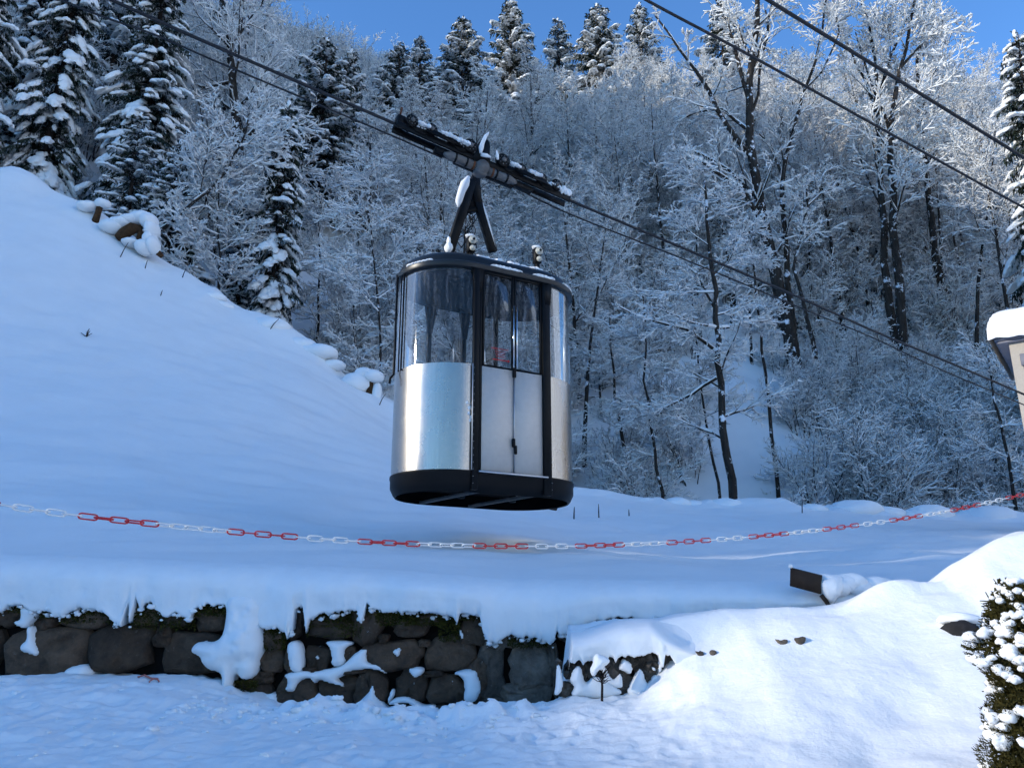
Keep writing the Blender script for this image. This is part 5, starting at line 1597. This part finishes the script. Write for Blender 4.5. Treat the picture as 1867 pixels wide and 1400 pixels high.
px_tree('beech_tree', 44, [
    ([(1468, 746), (1440, 610), (1415, 500), (1396, 420), (1376, 310), (1367, 200), (1372, 100), (1381, 0), (1388, -80)], .44, .12, 0, .62, 0),
    ([(1396, 415), (1352, 345), (1302, 312), (1252, 284)], .17, .06, 1, .1, -2),
    ([(1384, 360), (1330, 312), (1275, 280), (1240, 275)], .13, .05, 1, .1, 2),
    ([(1370, 285), (1330, 235), (1292, 165), (1240, 92), (1195, 30)], .18, .05, 1, .2, -1),
    ([(1367, 240), (1318, 200), (1270, 205), (1236, 222)], .12, .04, 1, .2, 2),
    ([(1368, 190), (1345, 110), (1322, 40), (1290, -40)], .15, .05, 1, .1, 1),
    ([(1374, 120), (1400, 60), (1408, 10), (1425, -50)], .12, .05, 1, .1, 1),
    ([(1368, 215), (1385, 130), (1402, 60), (1396, 20)], .10, .05, 1, .2, 2),
    ([(1410, 470), (1440, 400), (1455, 350)], .08, .03, 1, .2, 2)],
    'tall dark beech with heavy snow on its left limbs, highest bare tree', 71, spec_big(5), .045)
px_tree('beech_tree', 46, [
    ([(1452, 640), (1436, 520), (1429, 400), (1428, 320), (1446, 240), (1467, 165), (1486, 115), (1500, 50), (1512, -30)], .22, .05, 0, .45, 0),
    ([(1430, 330), (1405, 270), (1380, 240)], .10, .04, 1, .2, 1),
    ([(1470, 160), (1500, 130), (1530, 60), (1520, 0)], .08, .03, 1, .2, 1)],
    'crooked bare trunk just right of the tallest beech, bending right under the ropes', 72, spec_big(6), .035)
px_tree('bare_tree', 43, [
    ([(1497, 700), (1482, 620), (1462, 540), (1447, 490), (1462, 420), (1473, 375), (1470, 345)], .16, .05, 0, .6, 0),
    ([(1473, 375), (1500, 350), (1530, 345)], .06, .02, 1, .1, 1)],
    'short kinked trunk with a white stripe of snow, leaning beside the two beeches', 73, spec_big(4, ab=1.4), .03)
px_tree('beech_tree', 47, [
    ([(1622, 560), (1612, 480), (1606, 350), (1602, 220), (1598, 120), (1585, 40), (1570, -30)], .30, .07, 0, .35, 0),
    ([(1603, 230), (1580, 150), (1545, 80), (1520, 30)], .13, .04, 1, .15, 1), ([(1602, 180), (1625, 100), (1650, 40), (1680, 10)], .12, .04, 1, .15, -1)],
    'left trunk of the twin trees whose white crowns meet in the right sky', 74, spec_big(8), .05)
px_tree('beech_tree', 46, [
    ([(1642, 560), (1635, 470), (1630, 360), (1622, 250), (1640, 130), (1660, 40), (1675, -20)], .34, .07, 0, .35, 0),
    ([(1634, 345), (1655, 300), (1680, 270)], .08, .03, 1, .15, 1), ([(1628, 260), (1600, 180), (1575, 110), (1560, 60)], .12, .04, 1, .15, 1), ([(1645, 120), (1690, 70), (1740, 40)], .11, .03, 1, .15, -1)],
    'right trunk of the twin trees whose white crowns meet in the right sky', 75, spec_big(8), .05)
px_tree('beech_tree', 50, [
    ([(1733, 640), (1718, 520), (1700, 410), (1686, 290), (1676, 200), (1672, 110), (1690, 40), (1705, -10)], .30, .06, 0, .4, 0),
    ([(1690, 300), (1720, 260), (1770, 255)], .09, .03, 1, .15, 1), ([(1688, 320), (1650, 250), (1620, 230)], .08, .03, 1, .15, 1), ([(1678, 200), (1710, 130), (1735, 60)], .12, .03, 1, .15, 1)],
    'dark bare trunk standing between the twin trees and the spruce at the right edge', 76, spec_big(8), .05)
TS = lambda n, ab=3.6: [dict(n=n, start=.22, ang=78, dang=12, abs=ab, len=.3, taper=.55, rr=.32, seg=6, wob=.12, up=.02, close=.2),
      dict(n=9, start=.12, ang=50, abs=1.5, len=.4, taper=.5, rr=.45, seg=4, wob=.14, up=.02, rmin=.014, flat=.8), dict(n=6, start=.1, ang=46, len=.5, taper=.4, rr=.5, seg=3, wob=.16, up=.0, rmin=.008, flat=.6), dict(n=4, start=.1, ang=46, len=.55, taper=.3, rr=.6, seg=2, wob=.2, up=-.02, rmin=.006)]
px_tree('bare_tree', 31.5, [
    ([(1338, 925), (1325, 830), (1316, 740), (1308, 660), (1304, 580), (1296, 480), (1288, 400), (1284, 330)], .21, .05, 0, .35, 0),
    ([(1306, 640), (1250, 600), (1190, 585), (1130, 560)], .07, .02, 1, .1, -1), ([(1305, 600), (1350, 590), (1400, 585)], .06, .02, 1, .1, 1), ([(1306, 690), (1260, 720), (1200, 750), (1150, 762)], .06, .02, 1, .1, 1),
    ([(1302, 560), (1270, 500), (1230, 470)], .06, .02, 1, .1, 1)],
    'dark trunk with wide level snowy branches rising from the brow right of the cabin', 77, TS(14), .024)
px_tree('bare_tree', 36, [([(1413, 838), (1404, 760), (1396, 680), (1388, 600), (1376, 500), (1366, 400)], .10, .03, 0, .5, 0)],
    'thin straight trunk in the open snowy glade below the tallest beech', 78, TS(8, 1.3), .02)
for k, (pp_, Y, r0, lab) in enumerate([
    ([(1208, 896), (1194, 820), (1184, 740), (1178, 640), (1172, 540)], 33, .085, 'slim dark trunk standing in snow midway between the cabin and the glade'),
    ([(1142, 832), (1128, 760), (1120, 680), (1112, 580)], 37, .11, 'short dark trunk seen close to the right of the cabin body'),
    ([(1310, 880), (1292, 800), (1280, 720), (1270, 620), (1262, 520)], 35, .075, 'slim leaning trunk just left of the level-branched tree on the brow'),
    ([(1370, 640), (1366, 560), (1362, 480), (1356, 400)], 47, .10, 'thin trunk standing behind the big beech near the glade top'),
    ([(1098, 790), (1094, 720), (1090, 620)], 42, .09, 'thin dark trunk directly beside the right end of the cabin'),
    ([(1845, 880), (1830, 800), (1812, 730), (1800, 640)], 31, .10, 'leaning dark stem in the thicket below the beige hut')]):
    px_tree('bare_tree', Y, [(pp_, r0, r0 * .3, 0, .35, 0)], lab, 80 + k, TS(9, 1.9), .02)
px_tree('bare_tree', 37, [
    ([(455, 470), (452, 380), (440, 280), (425, 160), (418, 60), (410, -60)], .34, .12, 0, .45, 0),
    ([(440, 270), (470, 230), (510, 222), (540, 250)], .10, .03, 1, .1, -1), ([(432, 200), (470, 160), (490, 120)], .10, .03, 1, .1, 1), ([(425, 150), (370, 160), (330, 140)], .09, .03, 1, .1, 1), ([(420, 80), (460, 30), (485, -10)], .10, .03, 1, .1, 1), ([(418, 60), (380, 10), (350, -40)], .10, .03, 1, .1, 1), ([(440, 300), (400, 290), (375, 240)], .08, .03, 1, .1, -1)],
    'large bare tree whose frosted twigs arch into the sky right of the tall left spruce', 90, spec_big(9, 60), .035)
px_tree('bare_tree', 29.2, [
    ([(286, 424), (330, 390), (380, 348), (418, 308), (440, 262), (452, 220)], .10, .035, 0, .5, 0),
    ([(418, 308), (450, 290), (500, 300)], .05, .015, 1, .1, 1), ([(380, 348), (372, 380), (345, 410)], .045, .015, 1, .1, 1)],
    'slender snow-lined trunk leaning out to the right from the stump on the left brow', 91, spec_big(6, 45, 1.5), .03)
px_tree('bare_tree', 33, [([(530, 600), (528, 500), (520, 380), (512, 330), (505, 260)], .07, .02, 0, .4, 0)], 'thin dark stem behind the narrow spruce at the brow', 92, TS(8), .022)
px_tree('bare_tree', 30, [([(690, 725), (694, 640), (690, 560), (682, 480), (676, 400), (672, 340)], .07, .02, 0, .15, 0)], 'young bare tree with drooping snowy twigs just left of the cabin', 93, TS(16), .024)
px_tree('bare_tree', 34, [([(575, 640), (580, 540), (582, 440), (588, 360)], .07, .02, 0, .3, 0)], 'young bare tree between the narrow spruce and the cabin', 94, TS(12), .022)
for k, (pp_, Y, lab) in enumerate([
    ([(400, 560), (402, 470), (396, 400), (398, 330)], 30, 'low frosted bare tree right of the tall near spruce, at the brow')]):
    px_tree('bare_tree', Y, [(pp_, .08, .02, 0, .3, 0)], lab, 110 + k, TS(16), .03)
px_tree('bare_tree', 90, [([(676, 260), (677, 180), (676, 120), (677, 86)], .22, .03, 0, .5, 0)], 'dead bare spike of a tree on the skyline left of the carriage', 95, [dict(n=14, start=.3, ang=75, abs=1.6, len=.2, taper=.6, rr=.3, seg=3, wob=.1, up=.05, rmin=.02)], .05)

# ---- spruces
def spruce_mesh(seed, H=14.0, R=2.4, nb=190, dens=1.0, snow=1.0, droop=.35, bare=.08, pad=1.0, pw=.78):
    r = random.Random(seed)
    P0 = []; P1 = []; R0 = []; R1 = []
    nt = 10
    tp = [Vector((0, 0, -.5))]
    for i in range(nt): tp.append(Vector((r.gauss(0, .02) * i * .3, r.gauss(0, .02) * i * .3, H * (i + 1) / nt)))
    rad = lambda z: .014 * H * (1 - z / H) + .02
    for a, b in zip(tp[:-1], tp[1:]): P0.append(a); P1.append(b); R0.append(rad(max(0, a.z))); R1.append(rad(b.z))
    nV = []; nF = []; sV = []; sF = []; sn = 0
    V1, F1 = ICO2
    def needle(p, d, w, l, up):
        s = d.cross(up)
        if s.length < 1e-4: s = Vector((1, 0, 0))
        s.normalize()
        b = len(nV)
        nV.extend([p - s * w * .35, p + s * w * .35, p + d * l * .55 + s * w * .5, p + d * l, p + d * l * .55 - s * w * .5])
        nF.append((b, b + 1, b + 2, b + 3)); nF.append((b, b + 3, b + 4, b))
    gap_a = [(r.uniform(0, 6.28), r.uniform(0, .9)) for _ in range(9)]      # missing boughs leave dark hollows
    for kb in range(nb):
        f = (kb + r.uniform(-1.5, 1.5)) / nb
        f = min(.99, max(0, f))
        f = 1 - (1 - f) ** .80
        z = H * (bare + (1 - bare) * f)
        a = kb * 2.39996 + r.uniform(-.5, .5)
        if any(abs((a - ga + math.pi) % (2 * math.pi) - math.pi) < .45 and abs(f - gf) < .035 for ga, gf in gap_a): continue
        ln = (R * (1 - f) ** pw + .16) * r.uniform(.62, 1.18)
        el = math.radians(16 - 46 * droop * (1 - f * .8) + r.uniform(-14, 14) + (22 * f))
        d = Vector((math.cos(a) * math.cos(el), math.sin(a) * math.cos(el), math.sin(el)))
        p = Vector((0, 0, z)); pts = [p.copy()]; ns = 5
        dr = droop * r.uniform(.6, 1.5)
        for i in range(ns):
            d = (d + Vector((r.gauss(0, .05), r.gauss(0, .05), -dr * .26 if i < 4 else .06 * droop))).normalized(); p = p + d * ln / ns; pts.append(p.copy())
        for i in range(ns): P0.append(pts[i]); P1.append(pts[i + 1]); R0.append(.03 * (1 - i / ns) + .008); R1.append(.03 * (1 - (i + 1) / ns) + .006)
        m = max(4, int(ln * 7.5 * dens))
        for i in range(m):
            t = .10 + .90 * (i + r.random()) / m
            x = t * ns; j = min(ns - 1, int(x)); q = pts[j].lerp(pts[j + 1], x - j); dd = (pts[j + 1] - pts[j]).normalized()
            for sg in (-1, 1):
                side = dd.cross(Vector((0, 0, 1))).normalized() * sg
                l = (.16 + .42 * ln * (1 - t) * .8 + .10) * r.uniform(.6, 1.25)
                sd = (side * .8 + dd * .65 + Vector((0, 0, -.35 - .5 * r.random()))).normalized()
                needle(q, sd, .06 + .045 * l, l, Vector((0, 0, 1)))
                for _ in range(2):
                    u = r.uniform(.2, .9); needle(q + sd * l * u, (sd * .5 + Vector((r.uniform(-.5, .5), r.uniform(-.5, .5), -1))).normalized(), .06, .12 + .22 * r.random(), side)
        needle(pts[-2], (pts[-1] - pts[-2]).normalized(), .12, ln * .32, Vector((0, 0, 1)))
        # snow pads resting on the bough, heaviest towards its hanging end
        npad = max(1, int(round(ln * 1.5 / pad)))
        side_seed = r.random()
        for i in range(npad):
            if r.random() > .80 * snow: continue
            t = .38 + .66 * (i + .5 + r.uniform(-.35, .35)) / npad
            t = min(t, 1.02)
            x = t * ns; j = min(ns - 1, int(x)); q = pts[j].lerp(pts[j + 1], x - j); dd = (pts[j + 1] - pts[j]).normalized()
            side = dd.cross(Vector((0, 0, 1))).normalized(); upv = side.cross(dd)
            if upv.z < 0: upv = -upv
            s = r.uniform(.55, 1.3) * pad
            rx, ry, rz = (.17 + .075 * ln) * s, (.10 + .05 * ln) * s * r.uniform(.75, 1.35), (.07 + .022 * ln) * s ** .7
            for lobe in range(1 if pad < 1.2 else 3):
                ls = 1.0 if lobe == 0 else r.uniform(.45, .75)
                oc = Vector((0, 0, 0)) if lobe == 0 else dd * rx * r.uniform(-.9, .9) + side * ry * r.uniform(-1.1, 1.1) - upv * rz * r.uniform(.1, .6)
                sd_ = r.uniform(0, 50)
                dv = 1 + .5 * (np.array([mnoise.noise(Vector((v[0] * 2.1 + sd_, v[1] * 2.1 + sd_ * .7, v[2] * 1.8))) for v in V1]))
                PV = np.array(q + oc + upv * rz * .5) + (V1 * dv[:, None] * np.array([rx, ry, rz]) * ls) @ np.array([dd, side, upv])
                PV[:, 2] -= .30 * rx * (V1[:, 0] ** 2) * .6 + .35 * ry * V1[:, 1] ** 2
                sV.append(PV); sF.append(F1 + sn); sn += len(PV)
    for k in range(14): needle(Vector((0, 0, H - .9 + k * .07)), Vector((math.cos(k * 2.4), math.sin(k * 2.4), .7)).normalized(), .07, .28, Vector((0, 0, 1)))
    sV.append(np.array((0, 0, H)) + V1 * np.array([.10, .10, .22])); sF.append(F1 + sn)
    nv = np.array([tuple(v) for v in nV])
    f4 = np.array([f for f in nF if f[0] != f[3]]); f3 = np.array([f[:3] for f in nF if f[0] == f[3]])
    tr = prisms(np.array([tuple(v) for v in P0]), np.array([tuple(v) for v in P1]), np.array(R0), np.array(R1), 5)
    return {'trunk': (tr[0], [tr[1]]), 'crown': (nv, [f4, f3]), 'snow': (np.concatenate(sV), [np.concatenate(sF)])}
SM = (SPRUCE_BARK, NEEDLE, SNOW_TREE)
sp_far = [Proto('spruce_tree', spruce_mesh(200 + i, 14.0, 2.3 + .3 * i, 190, 1.0, 1.15, .40 + .10 * i, pad=1.05, pw=.66), SM) for i in range(3)]
sp_near = [Proto('spruce_tree', spruce_mesh(220 + i, 22.0, 3.0, 340, 1.3, .72, .85, pad=1.3, pw=.62), SM) for i in range(2)]
sp_slim = [Proto('spruce_tree', spruce_mesh(230 + i, 16.0, 1.65, 260, 1.2, .95, 1.0, pad=1.25, pw=.55), SM) for i in range(1)]
def spruce_at(px, py, Y, protos, label, H=None, w=1.0, group=None, base_py=None, hgt=14.0, seed=0):
    top = PY(px, py, Y)
    z = gz(top.x, Y) if base_py is None else min(PY(px, base_py, Y).z, gz(top.x, Y) + .2)
    Hh = top.z - z
    s = Hh / hgt
    P = protos[seed % len(protos)]
    return P.make((top.x, Y, z), seed * 1.7, (s * w, s * w, s), label, 'tree', group)
def sky_spruce(px, py, H, label, w=1.0, seed=0):
    best = None
    for Y in np.arange(45, 124, 1.0):
        t = PY(px, py, float(Y)); d = t.z - gz(t.x, float(Y))
        if best is None or abs(d - H) < best[0] - .02: best = (abs(d - H), float(Y), d)
    return spruce_at(px, py, best[1], sp_far, label, w=w * 1.35 * (H / best[2]) ** .5 if best[2] > 0 else w, group='snowy spruces along the skyline', seed=seed)
for k, (px, py, H, w, lab) in enumerate([
    (536, 52, 16, .95, 'leftmost snowy spruce on the skyline, at the edge of the open sky'),
    (597, 74, 14, 1.1, 'broad skyline spruce, left of a close pair of narrower spruces'),
    (622, 108, 12, .8, 'left one of the close pair of narrow skyline spruces'),
    (641, 92, 13, .8, 'right one of the close pair of narrow skyline spruces'),
    (692, 112, 10, .9, 'small skyline spruce directly right of the dead bare spike'),
    (729, 80, 14, 1.0, 'snow-laden skyline spruce just above the left end of the carriage'),
    (767, 68, 13, .9, 'neat pointed skyline spruce, fourth one left of the tallest spruce'),
    (788, 160, 9, .9, 'low snowy spruce peeking over the carriage, below the skyline'),
    (845, 34, 17, 1.15, 'wide skyline spruce, next one left of the tallest spruce'),
    (932, 2, 22, 1.05, 'tallest and darkest spruce on the skyline, right above the cabin'),
    (1017, 36, 13, 1.0, 'small dark skyline spruce, next one right of the tallest spruce'),
    (1088, 10, 15, 1.2, 'plump white-laden skyline spruce left of the upper ropes'),
    (1166, 8, 14, 1.1, 'snowy skyline spruce partly hidden by twigs under the upper ropes'),
    (1310, 4, 16, 1.1, 'dark spruce glimpsed on the skyline behind the tallest beech'),
    (443, 54, 16, .9, 'snowy spruce on the skyline behind the large left bare tree'),
    (492, 82, 12, .8, 'small spruce half hidden left of the open sky')]):
    sky_spruce(px, py, H, lab, w, k)
for k, (px, py, Y, by, pr, hg, w, lab) in enumerate([
    (312, -110, 34, 500, sp_near, 22., 1.05, 'tall near spruce with thick hanging snow pads, right of the left spruce group'),
    (168, -190, 33, 400, sp_near, 22., .90, 'dark spruce with heavy snow, second from the left edge'),
    (28, -230, 31, 345, sp_near, 22., .95, 'nearest spruce in the upper left corner, cut by the photo edge'),
    (95, -120, 37, 380, sp_near, 22., .95, 'spruce standing back in the gap of the upper left group'),
    (232, -60, 42, 420, sp_far, 14., 1.1, 'spruce standing back behind the tall near spruce, on its left'),
    (-70, -150, 36, 330, sp_near, 22., 1.0, 'spruce mostly beyond the left photo edge'),
    (527, 190, 31, 640, sp_slim, 16., 1.15, 'narrow snow-laden spruce standing at the brow midway to the cabin'),
    (258, 210, 31, 440, sp_far, 14., 1.2, 'small dark spruce tucked under the tall near spruce behind the stumps'),
    (330, 260, 30.5, 470, sp_far, 14., 1.2, 'low dark spruce behind the leaning snow-lined trunk'),
    (455, 330, 34, 560, sp_far, 14., .9, 'small shaded spruce left of the narrow brow spruce'),
    (1850, 62, 36, 700, sp_near, 22., .95, 'tall dark spruce with fat snow pads at the right edge, above the hut'),
    (1900, 180, 33, 700, sp_near, 22., .7, 'lower spruce at the right photo edge behind the hut'),
    (1240, 430, 58, None, sp_far, 14., .9, 'dark spruce hidden among bare trees right of the cabin'),
    (1560, 420, 60, None, sp_far, 14., .9, 'dark shaded spruce among the bare trunks under the twin trees'),
    (610, 300, 62, None, sp_far, 14., .8, 'shaded spruce on the slope between narrow spruce and carriage')]):
    spruce_at(px, py, Y, pr, lab, w=w, base_py=by, hgt=hg, seed=k + 3)

# ---- snowy garden conifer at the lower right
def conifer():
    r = random.Random(77)
    bx = PD(1928, 1425, 3.62)
    base = Vector((bx.x, bx.y, float(bank_z(bx.x, bx.y)) - .05))
    top = PD(1843, 1062, 3.75)
    Hh = top.z - base.z
    root = empty('conifer_bush', base, 'bushy dark conifer loaded with snow clumps in the lower right corner', 'bush')
    nV = []; nF = []
    def axis(f): 
        return Vector(((top.x - base.x) * f ** 1.6, (top.y - base.y) * f, Hh * f))
    def radius(f): return .285 * (1 - f) ** .62 + .012
    lobes = [(r.uniform(0, 6.28), r.uniform(.0, .95), r.uniform(.05, .11)) for _ in range(60)]
    def surf(a, f):
        rr_ = radius(f)
        for la, lf, lr in lobes:
            da = (a - la + math.pi) % (2 * math.pi) - math.pi
            g = math.exp(-(da * rr_ / .055) ** 2 - ((f - lf) * Hh / .055) ** 2)
            rr_ += lr * .55 * g
        return rr_
    for k in range(42000):
        f = r.random() ** 1.15 * .99; a = r.uniform(0, 6.283)
        if math.sin(a) > .5: continue
        R_ = surf(a, f); q = R_ * (1 - .55 * r.random() ** 2.2)
        p = axis(f) + Vector((math.cos(a) * q, math.sin(a) * q, 0))
        d = Vector((math.cos(a), math.sin(a), r.uniform(.2, 1.2))).normalized() + Vector((r.gauss(0, .4), r.gauss(0, .4), r.gauss(0, .4))); d.normalize()
        l = r.uniform(.007, .020); s = d.cross(Vector((r.gauss(0, 1), r.gauss(0, 1), r.gauss(0, 1)))).normalized() * r.uniform(.0014, .0030)
        b = len(nV); nV += [p - s, p + s, p + d * l + s * .5, p + d * l - s * .5]; nF.append((b, b + 1, b + 2, b + 3))
    for k in range(7000):          # inner twigs close the crown
        f = r.random() * .97; a = r.uniform(0, 6.283)
        q = surf(a, f) * .86 * math.sqrt(r.random()); p = axis(f) + Vector((math.cos(a) * q, math.sin(a) * q, 0))
        d = Vector((r.gauss(0, 1), r.gauss(0, 1), r.gauss(.4, 1))).normalized(); s = d.cross(Vector((r.gauss(0, 1), r.gauss(0, 1), r.gauss(0, 1)))).normalized() * r.uniform(.004, .009)
        l = r.uniform(.03, .07); b = len(nV); nV += [p - s, p + s, p + d * l + s * .5, p + d * l - s * .5]; nF.append((b, b + 1, b + 2, b + 3))
    link_mesh('foliage', np.array([tuple(v) for v in nV]), [np.array(nF)], BUSH, root)
    mb = MB(); mb.tube([base, base + axis(.3), base + axis(.7)], [.035, .028, .012], 7); mb.build('stem', BARK, root)
    mb = MB()
    for k in range(380):
        f = .08 + .92 * r.random() ** .8; a = r.uniform(math.pi * .85, math.pi * 2.15)
        if r.random() > .10 + 1.05 * f ** 1.3: continue
        R_ = surf(a, f)
        p = base + axis(f) + Vector((math.cos(a) * R_ * .93, math.sin(a) * R_ * .93, .012))
        s = r.uniform(.011, .034) * (1.0 if f < .75 else .62)
        mb.lump(p, s * 1.2, s * 1.1, s * .78, seed=k, amp=.3)
    mb.build('snow_clumps', SNOW_FINE, root, smooth=True)['kind'] = 'stuff'
    return root
conifer()

# ---- stumps, broken wood and stalks along the brow
def fz(x, y): return float(field_z(x, y))
def brow_stump(px, py, Y, w, h, label, lean=0.0, cap=1.0, slump=None):
    c = PY(px, py, Y)
    root = empty('stump', (c.x, Y, c.z - h * .6), label, 'stump')
    mb = MB(); rr = random.Random(int(px))
    pts = [c + Vector((0, 0, -h)), c + Vector((lean * .5, 0, -.2 * h)), c + Vector((lean, 0, h * .35))]
    mb.tube(pts, [w * .62, w * .5, w * .46], 12)
    for k in range(7): 
        a = rr.uniform(3.2, 6.2); q = c + Vector((math.cos(a) * w * .45 + lean * .6, math.sin(a) * w * .45, -.1 * h)); mb.bar(q - Vector((0, 0, h * .4)), q + Vector((lean * .3, 0, h * .4)), .05, .04)
    mb.build('wood', WOOD_ROT, root)
    mb = MB(); mb.lump(c + Vector((lean + .05, 0, h * .5)), w * 1.25 * cap, w * 1.1 * cap, w * .75 * cap, seed=int(py), amp=.10)
    if slump:
        for (dx, dz, rx, rz) in slump: mb.lump(c + Vector((dx, 0, dz)), rx, rx * .9, rz, seed=int(dx * 50 + 60), amp=.12)
    mb.build('snow_cap', SNOW, root, smooth=True)
    return root
brow_stump(176, 384, 25.4, .20, .5, 'upper stump on the left brow, with a round snow ball on top', 0.12, 1.15, [(-.35, .15, .35, .2)])
brow_stump(672, 702, 25.4, .20, .55, 'lower stump beside the cabin, under a tall rounded snow cap', 0.06, 1.5, [(-.45, .0, .5, .4), (.28, -.25, .16, .35), (-.15, .35, .35, .22)])
# root plate with an arch of snow
c = PY(240, 424, 25.2)
rt = empty('root_stump', c, 'torn root stump arched over by snow on the left brow', 'stump')
mb = MB()
mb.tube([PY(214, 434, 25.2), PY(226, 426, 25.15), PY(242, 416, 25.15), PY(258, 418, 25.2)], [.13, .2, .2, .12], 10)
mb.tube([PY(254, 412, 25.2), PY(256, 428, 25.2), PY(250, 442, 25.2)], [.09, .10, .08], 8)
mb.tube([PY(282, 456, 25.3), PY(296, 468, 25.4)], [.12, .08], 8)
mb.build('wood', WOOD_ROT, rt, smooth=True)
mb = MB()
for k, (x, y, a, b) in enumerate([(206, 414, .45, .24), (222, 408, .4, .22), (240, 402, .38, .20), (258, 398, .38, .22), (272, 404, .30, .28), (277, 420, .22, .30), (274, 438, .22, .30), (264, 452, .30, .26), (240, 444, .30, .14), (280, 448, .2, .3)]):
    mb.lump(PY(x, y, 25.2), a, .4, b, seed=k + 5, amp=.10)
mb.build('snow_arch', SNOW, rt, smooth=True)
# cushions of snow along the brow
for k, (x, y, rw) in enumerate([(386, 540, .45), (404, 556, .38), (490, 594, .62), (545, 628, .55), (580, 640, .6), (606, 662, .38), (1082, 912, .5), (1125, 916, .35), (1180, 918, .5), (1235, 916, .45), (1265, 918, .35), (1325, 920, .5), (1420, 922, .5), (1482, 928, .45), (1560, 928, .7), (1620, 934, .5), (1690, 938, .7), (1800, 946, .9)]):
    p = PY(x, y + 5, 25.6)
    mb = MB(); mb.lump(p, rw * 1.15, rw * .9, rw * .55, seed=k + 2, amp=.10)
    o = mb.build('snow_cushion', SNOW, smooth=True, origin=p); o['kind'] = 'structure'
# dry stalks poking out of the field
rr = random.Random(17)
def field_hit(px, py):
    y = 8.0
    while y < 27:
        p = PY(px, py, y)
        if p.z <= fz(p.x, y): return p
        y += .05
    return PY(px, py, 26)
for k, (x, y, h, lean) in enumerate([(1046, 946, .25, .02), (1092, 944, .32, .0), (1147, 940, .16, .0), (218, 468, .5, .22), (264, 490, .3, .05), (332, 505, .3, .1), (292, 540, .2, .05), (157, 614, .22, .05), (490, 600, .35, .3), (690, 738, .35, .2), (1462, 935, .4, .05)]):
    p = field_hit(x, y)
    mb = MB(); mb.tube([p - Vector((0, 0, .1)), p + Vector((lean * .5, 0, h * .5)), p + Vector((lean, 0, h))], [.018, .014, .008], 5)
    if k == 7:
        for j in range(5): mb.tube([p, p + Vector((rr.uniform(-.15, .15), 0, rr.uniform(.05, .2)))], [.014, .006], 4)
    o = mb.build('dry_stalk', TWIG, origin=p)
    tag(o, ['dry stalk in the snow just right below the cabin floor', 'taller dry stalk right of the cabin floor, in the snow', 'tiny dry stalk by the brow, third from the cabin', 'long slanting dry stalk just below the root stump', 'short dry stalk below and right of the root stump', 'dry stalk on the brow where the left spruces end', 'dry stalk low on the left slope under the brow', 'small dark tuft alone in the middle of the left slope', 'slanting stalk on a snow cushion left of the cabin', 'slanting stalk at the lower stump beside the cabin', 'dark stalk at the brow under the tallest beech'][k], 'stalk', 'dry stalks in the snow field')
# dark beam end at the brow, under the right end of the cabin
a, b = field_hit(985, 922), field_hit(1012, 930)
mb = MB(); mb.bar(PY(960, 896, b.y), PY(1012, 934, b.y), .16, .22); o = mb.build('beam_end', WOOD, origin=b); tag(o, 'dark slanting beam end in the snow below the right end of the cabin', 'beam')

for o in list(bpy.data.objects):
    n = o.name.split('.')[0]
    if o.parent is not None and n in ('snow_cap', 'arm_snow', 'carriage_snow', 'roof_snow', 'snow_arch', 'snow_fleck'): o['kind'] = 'stuff'
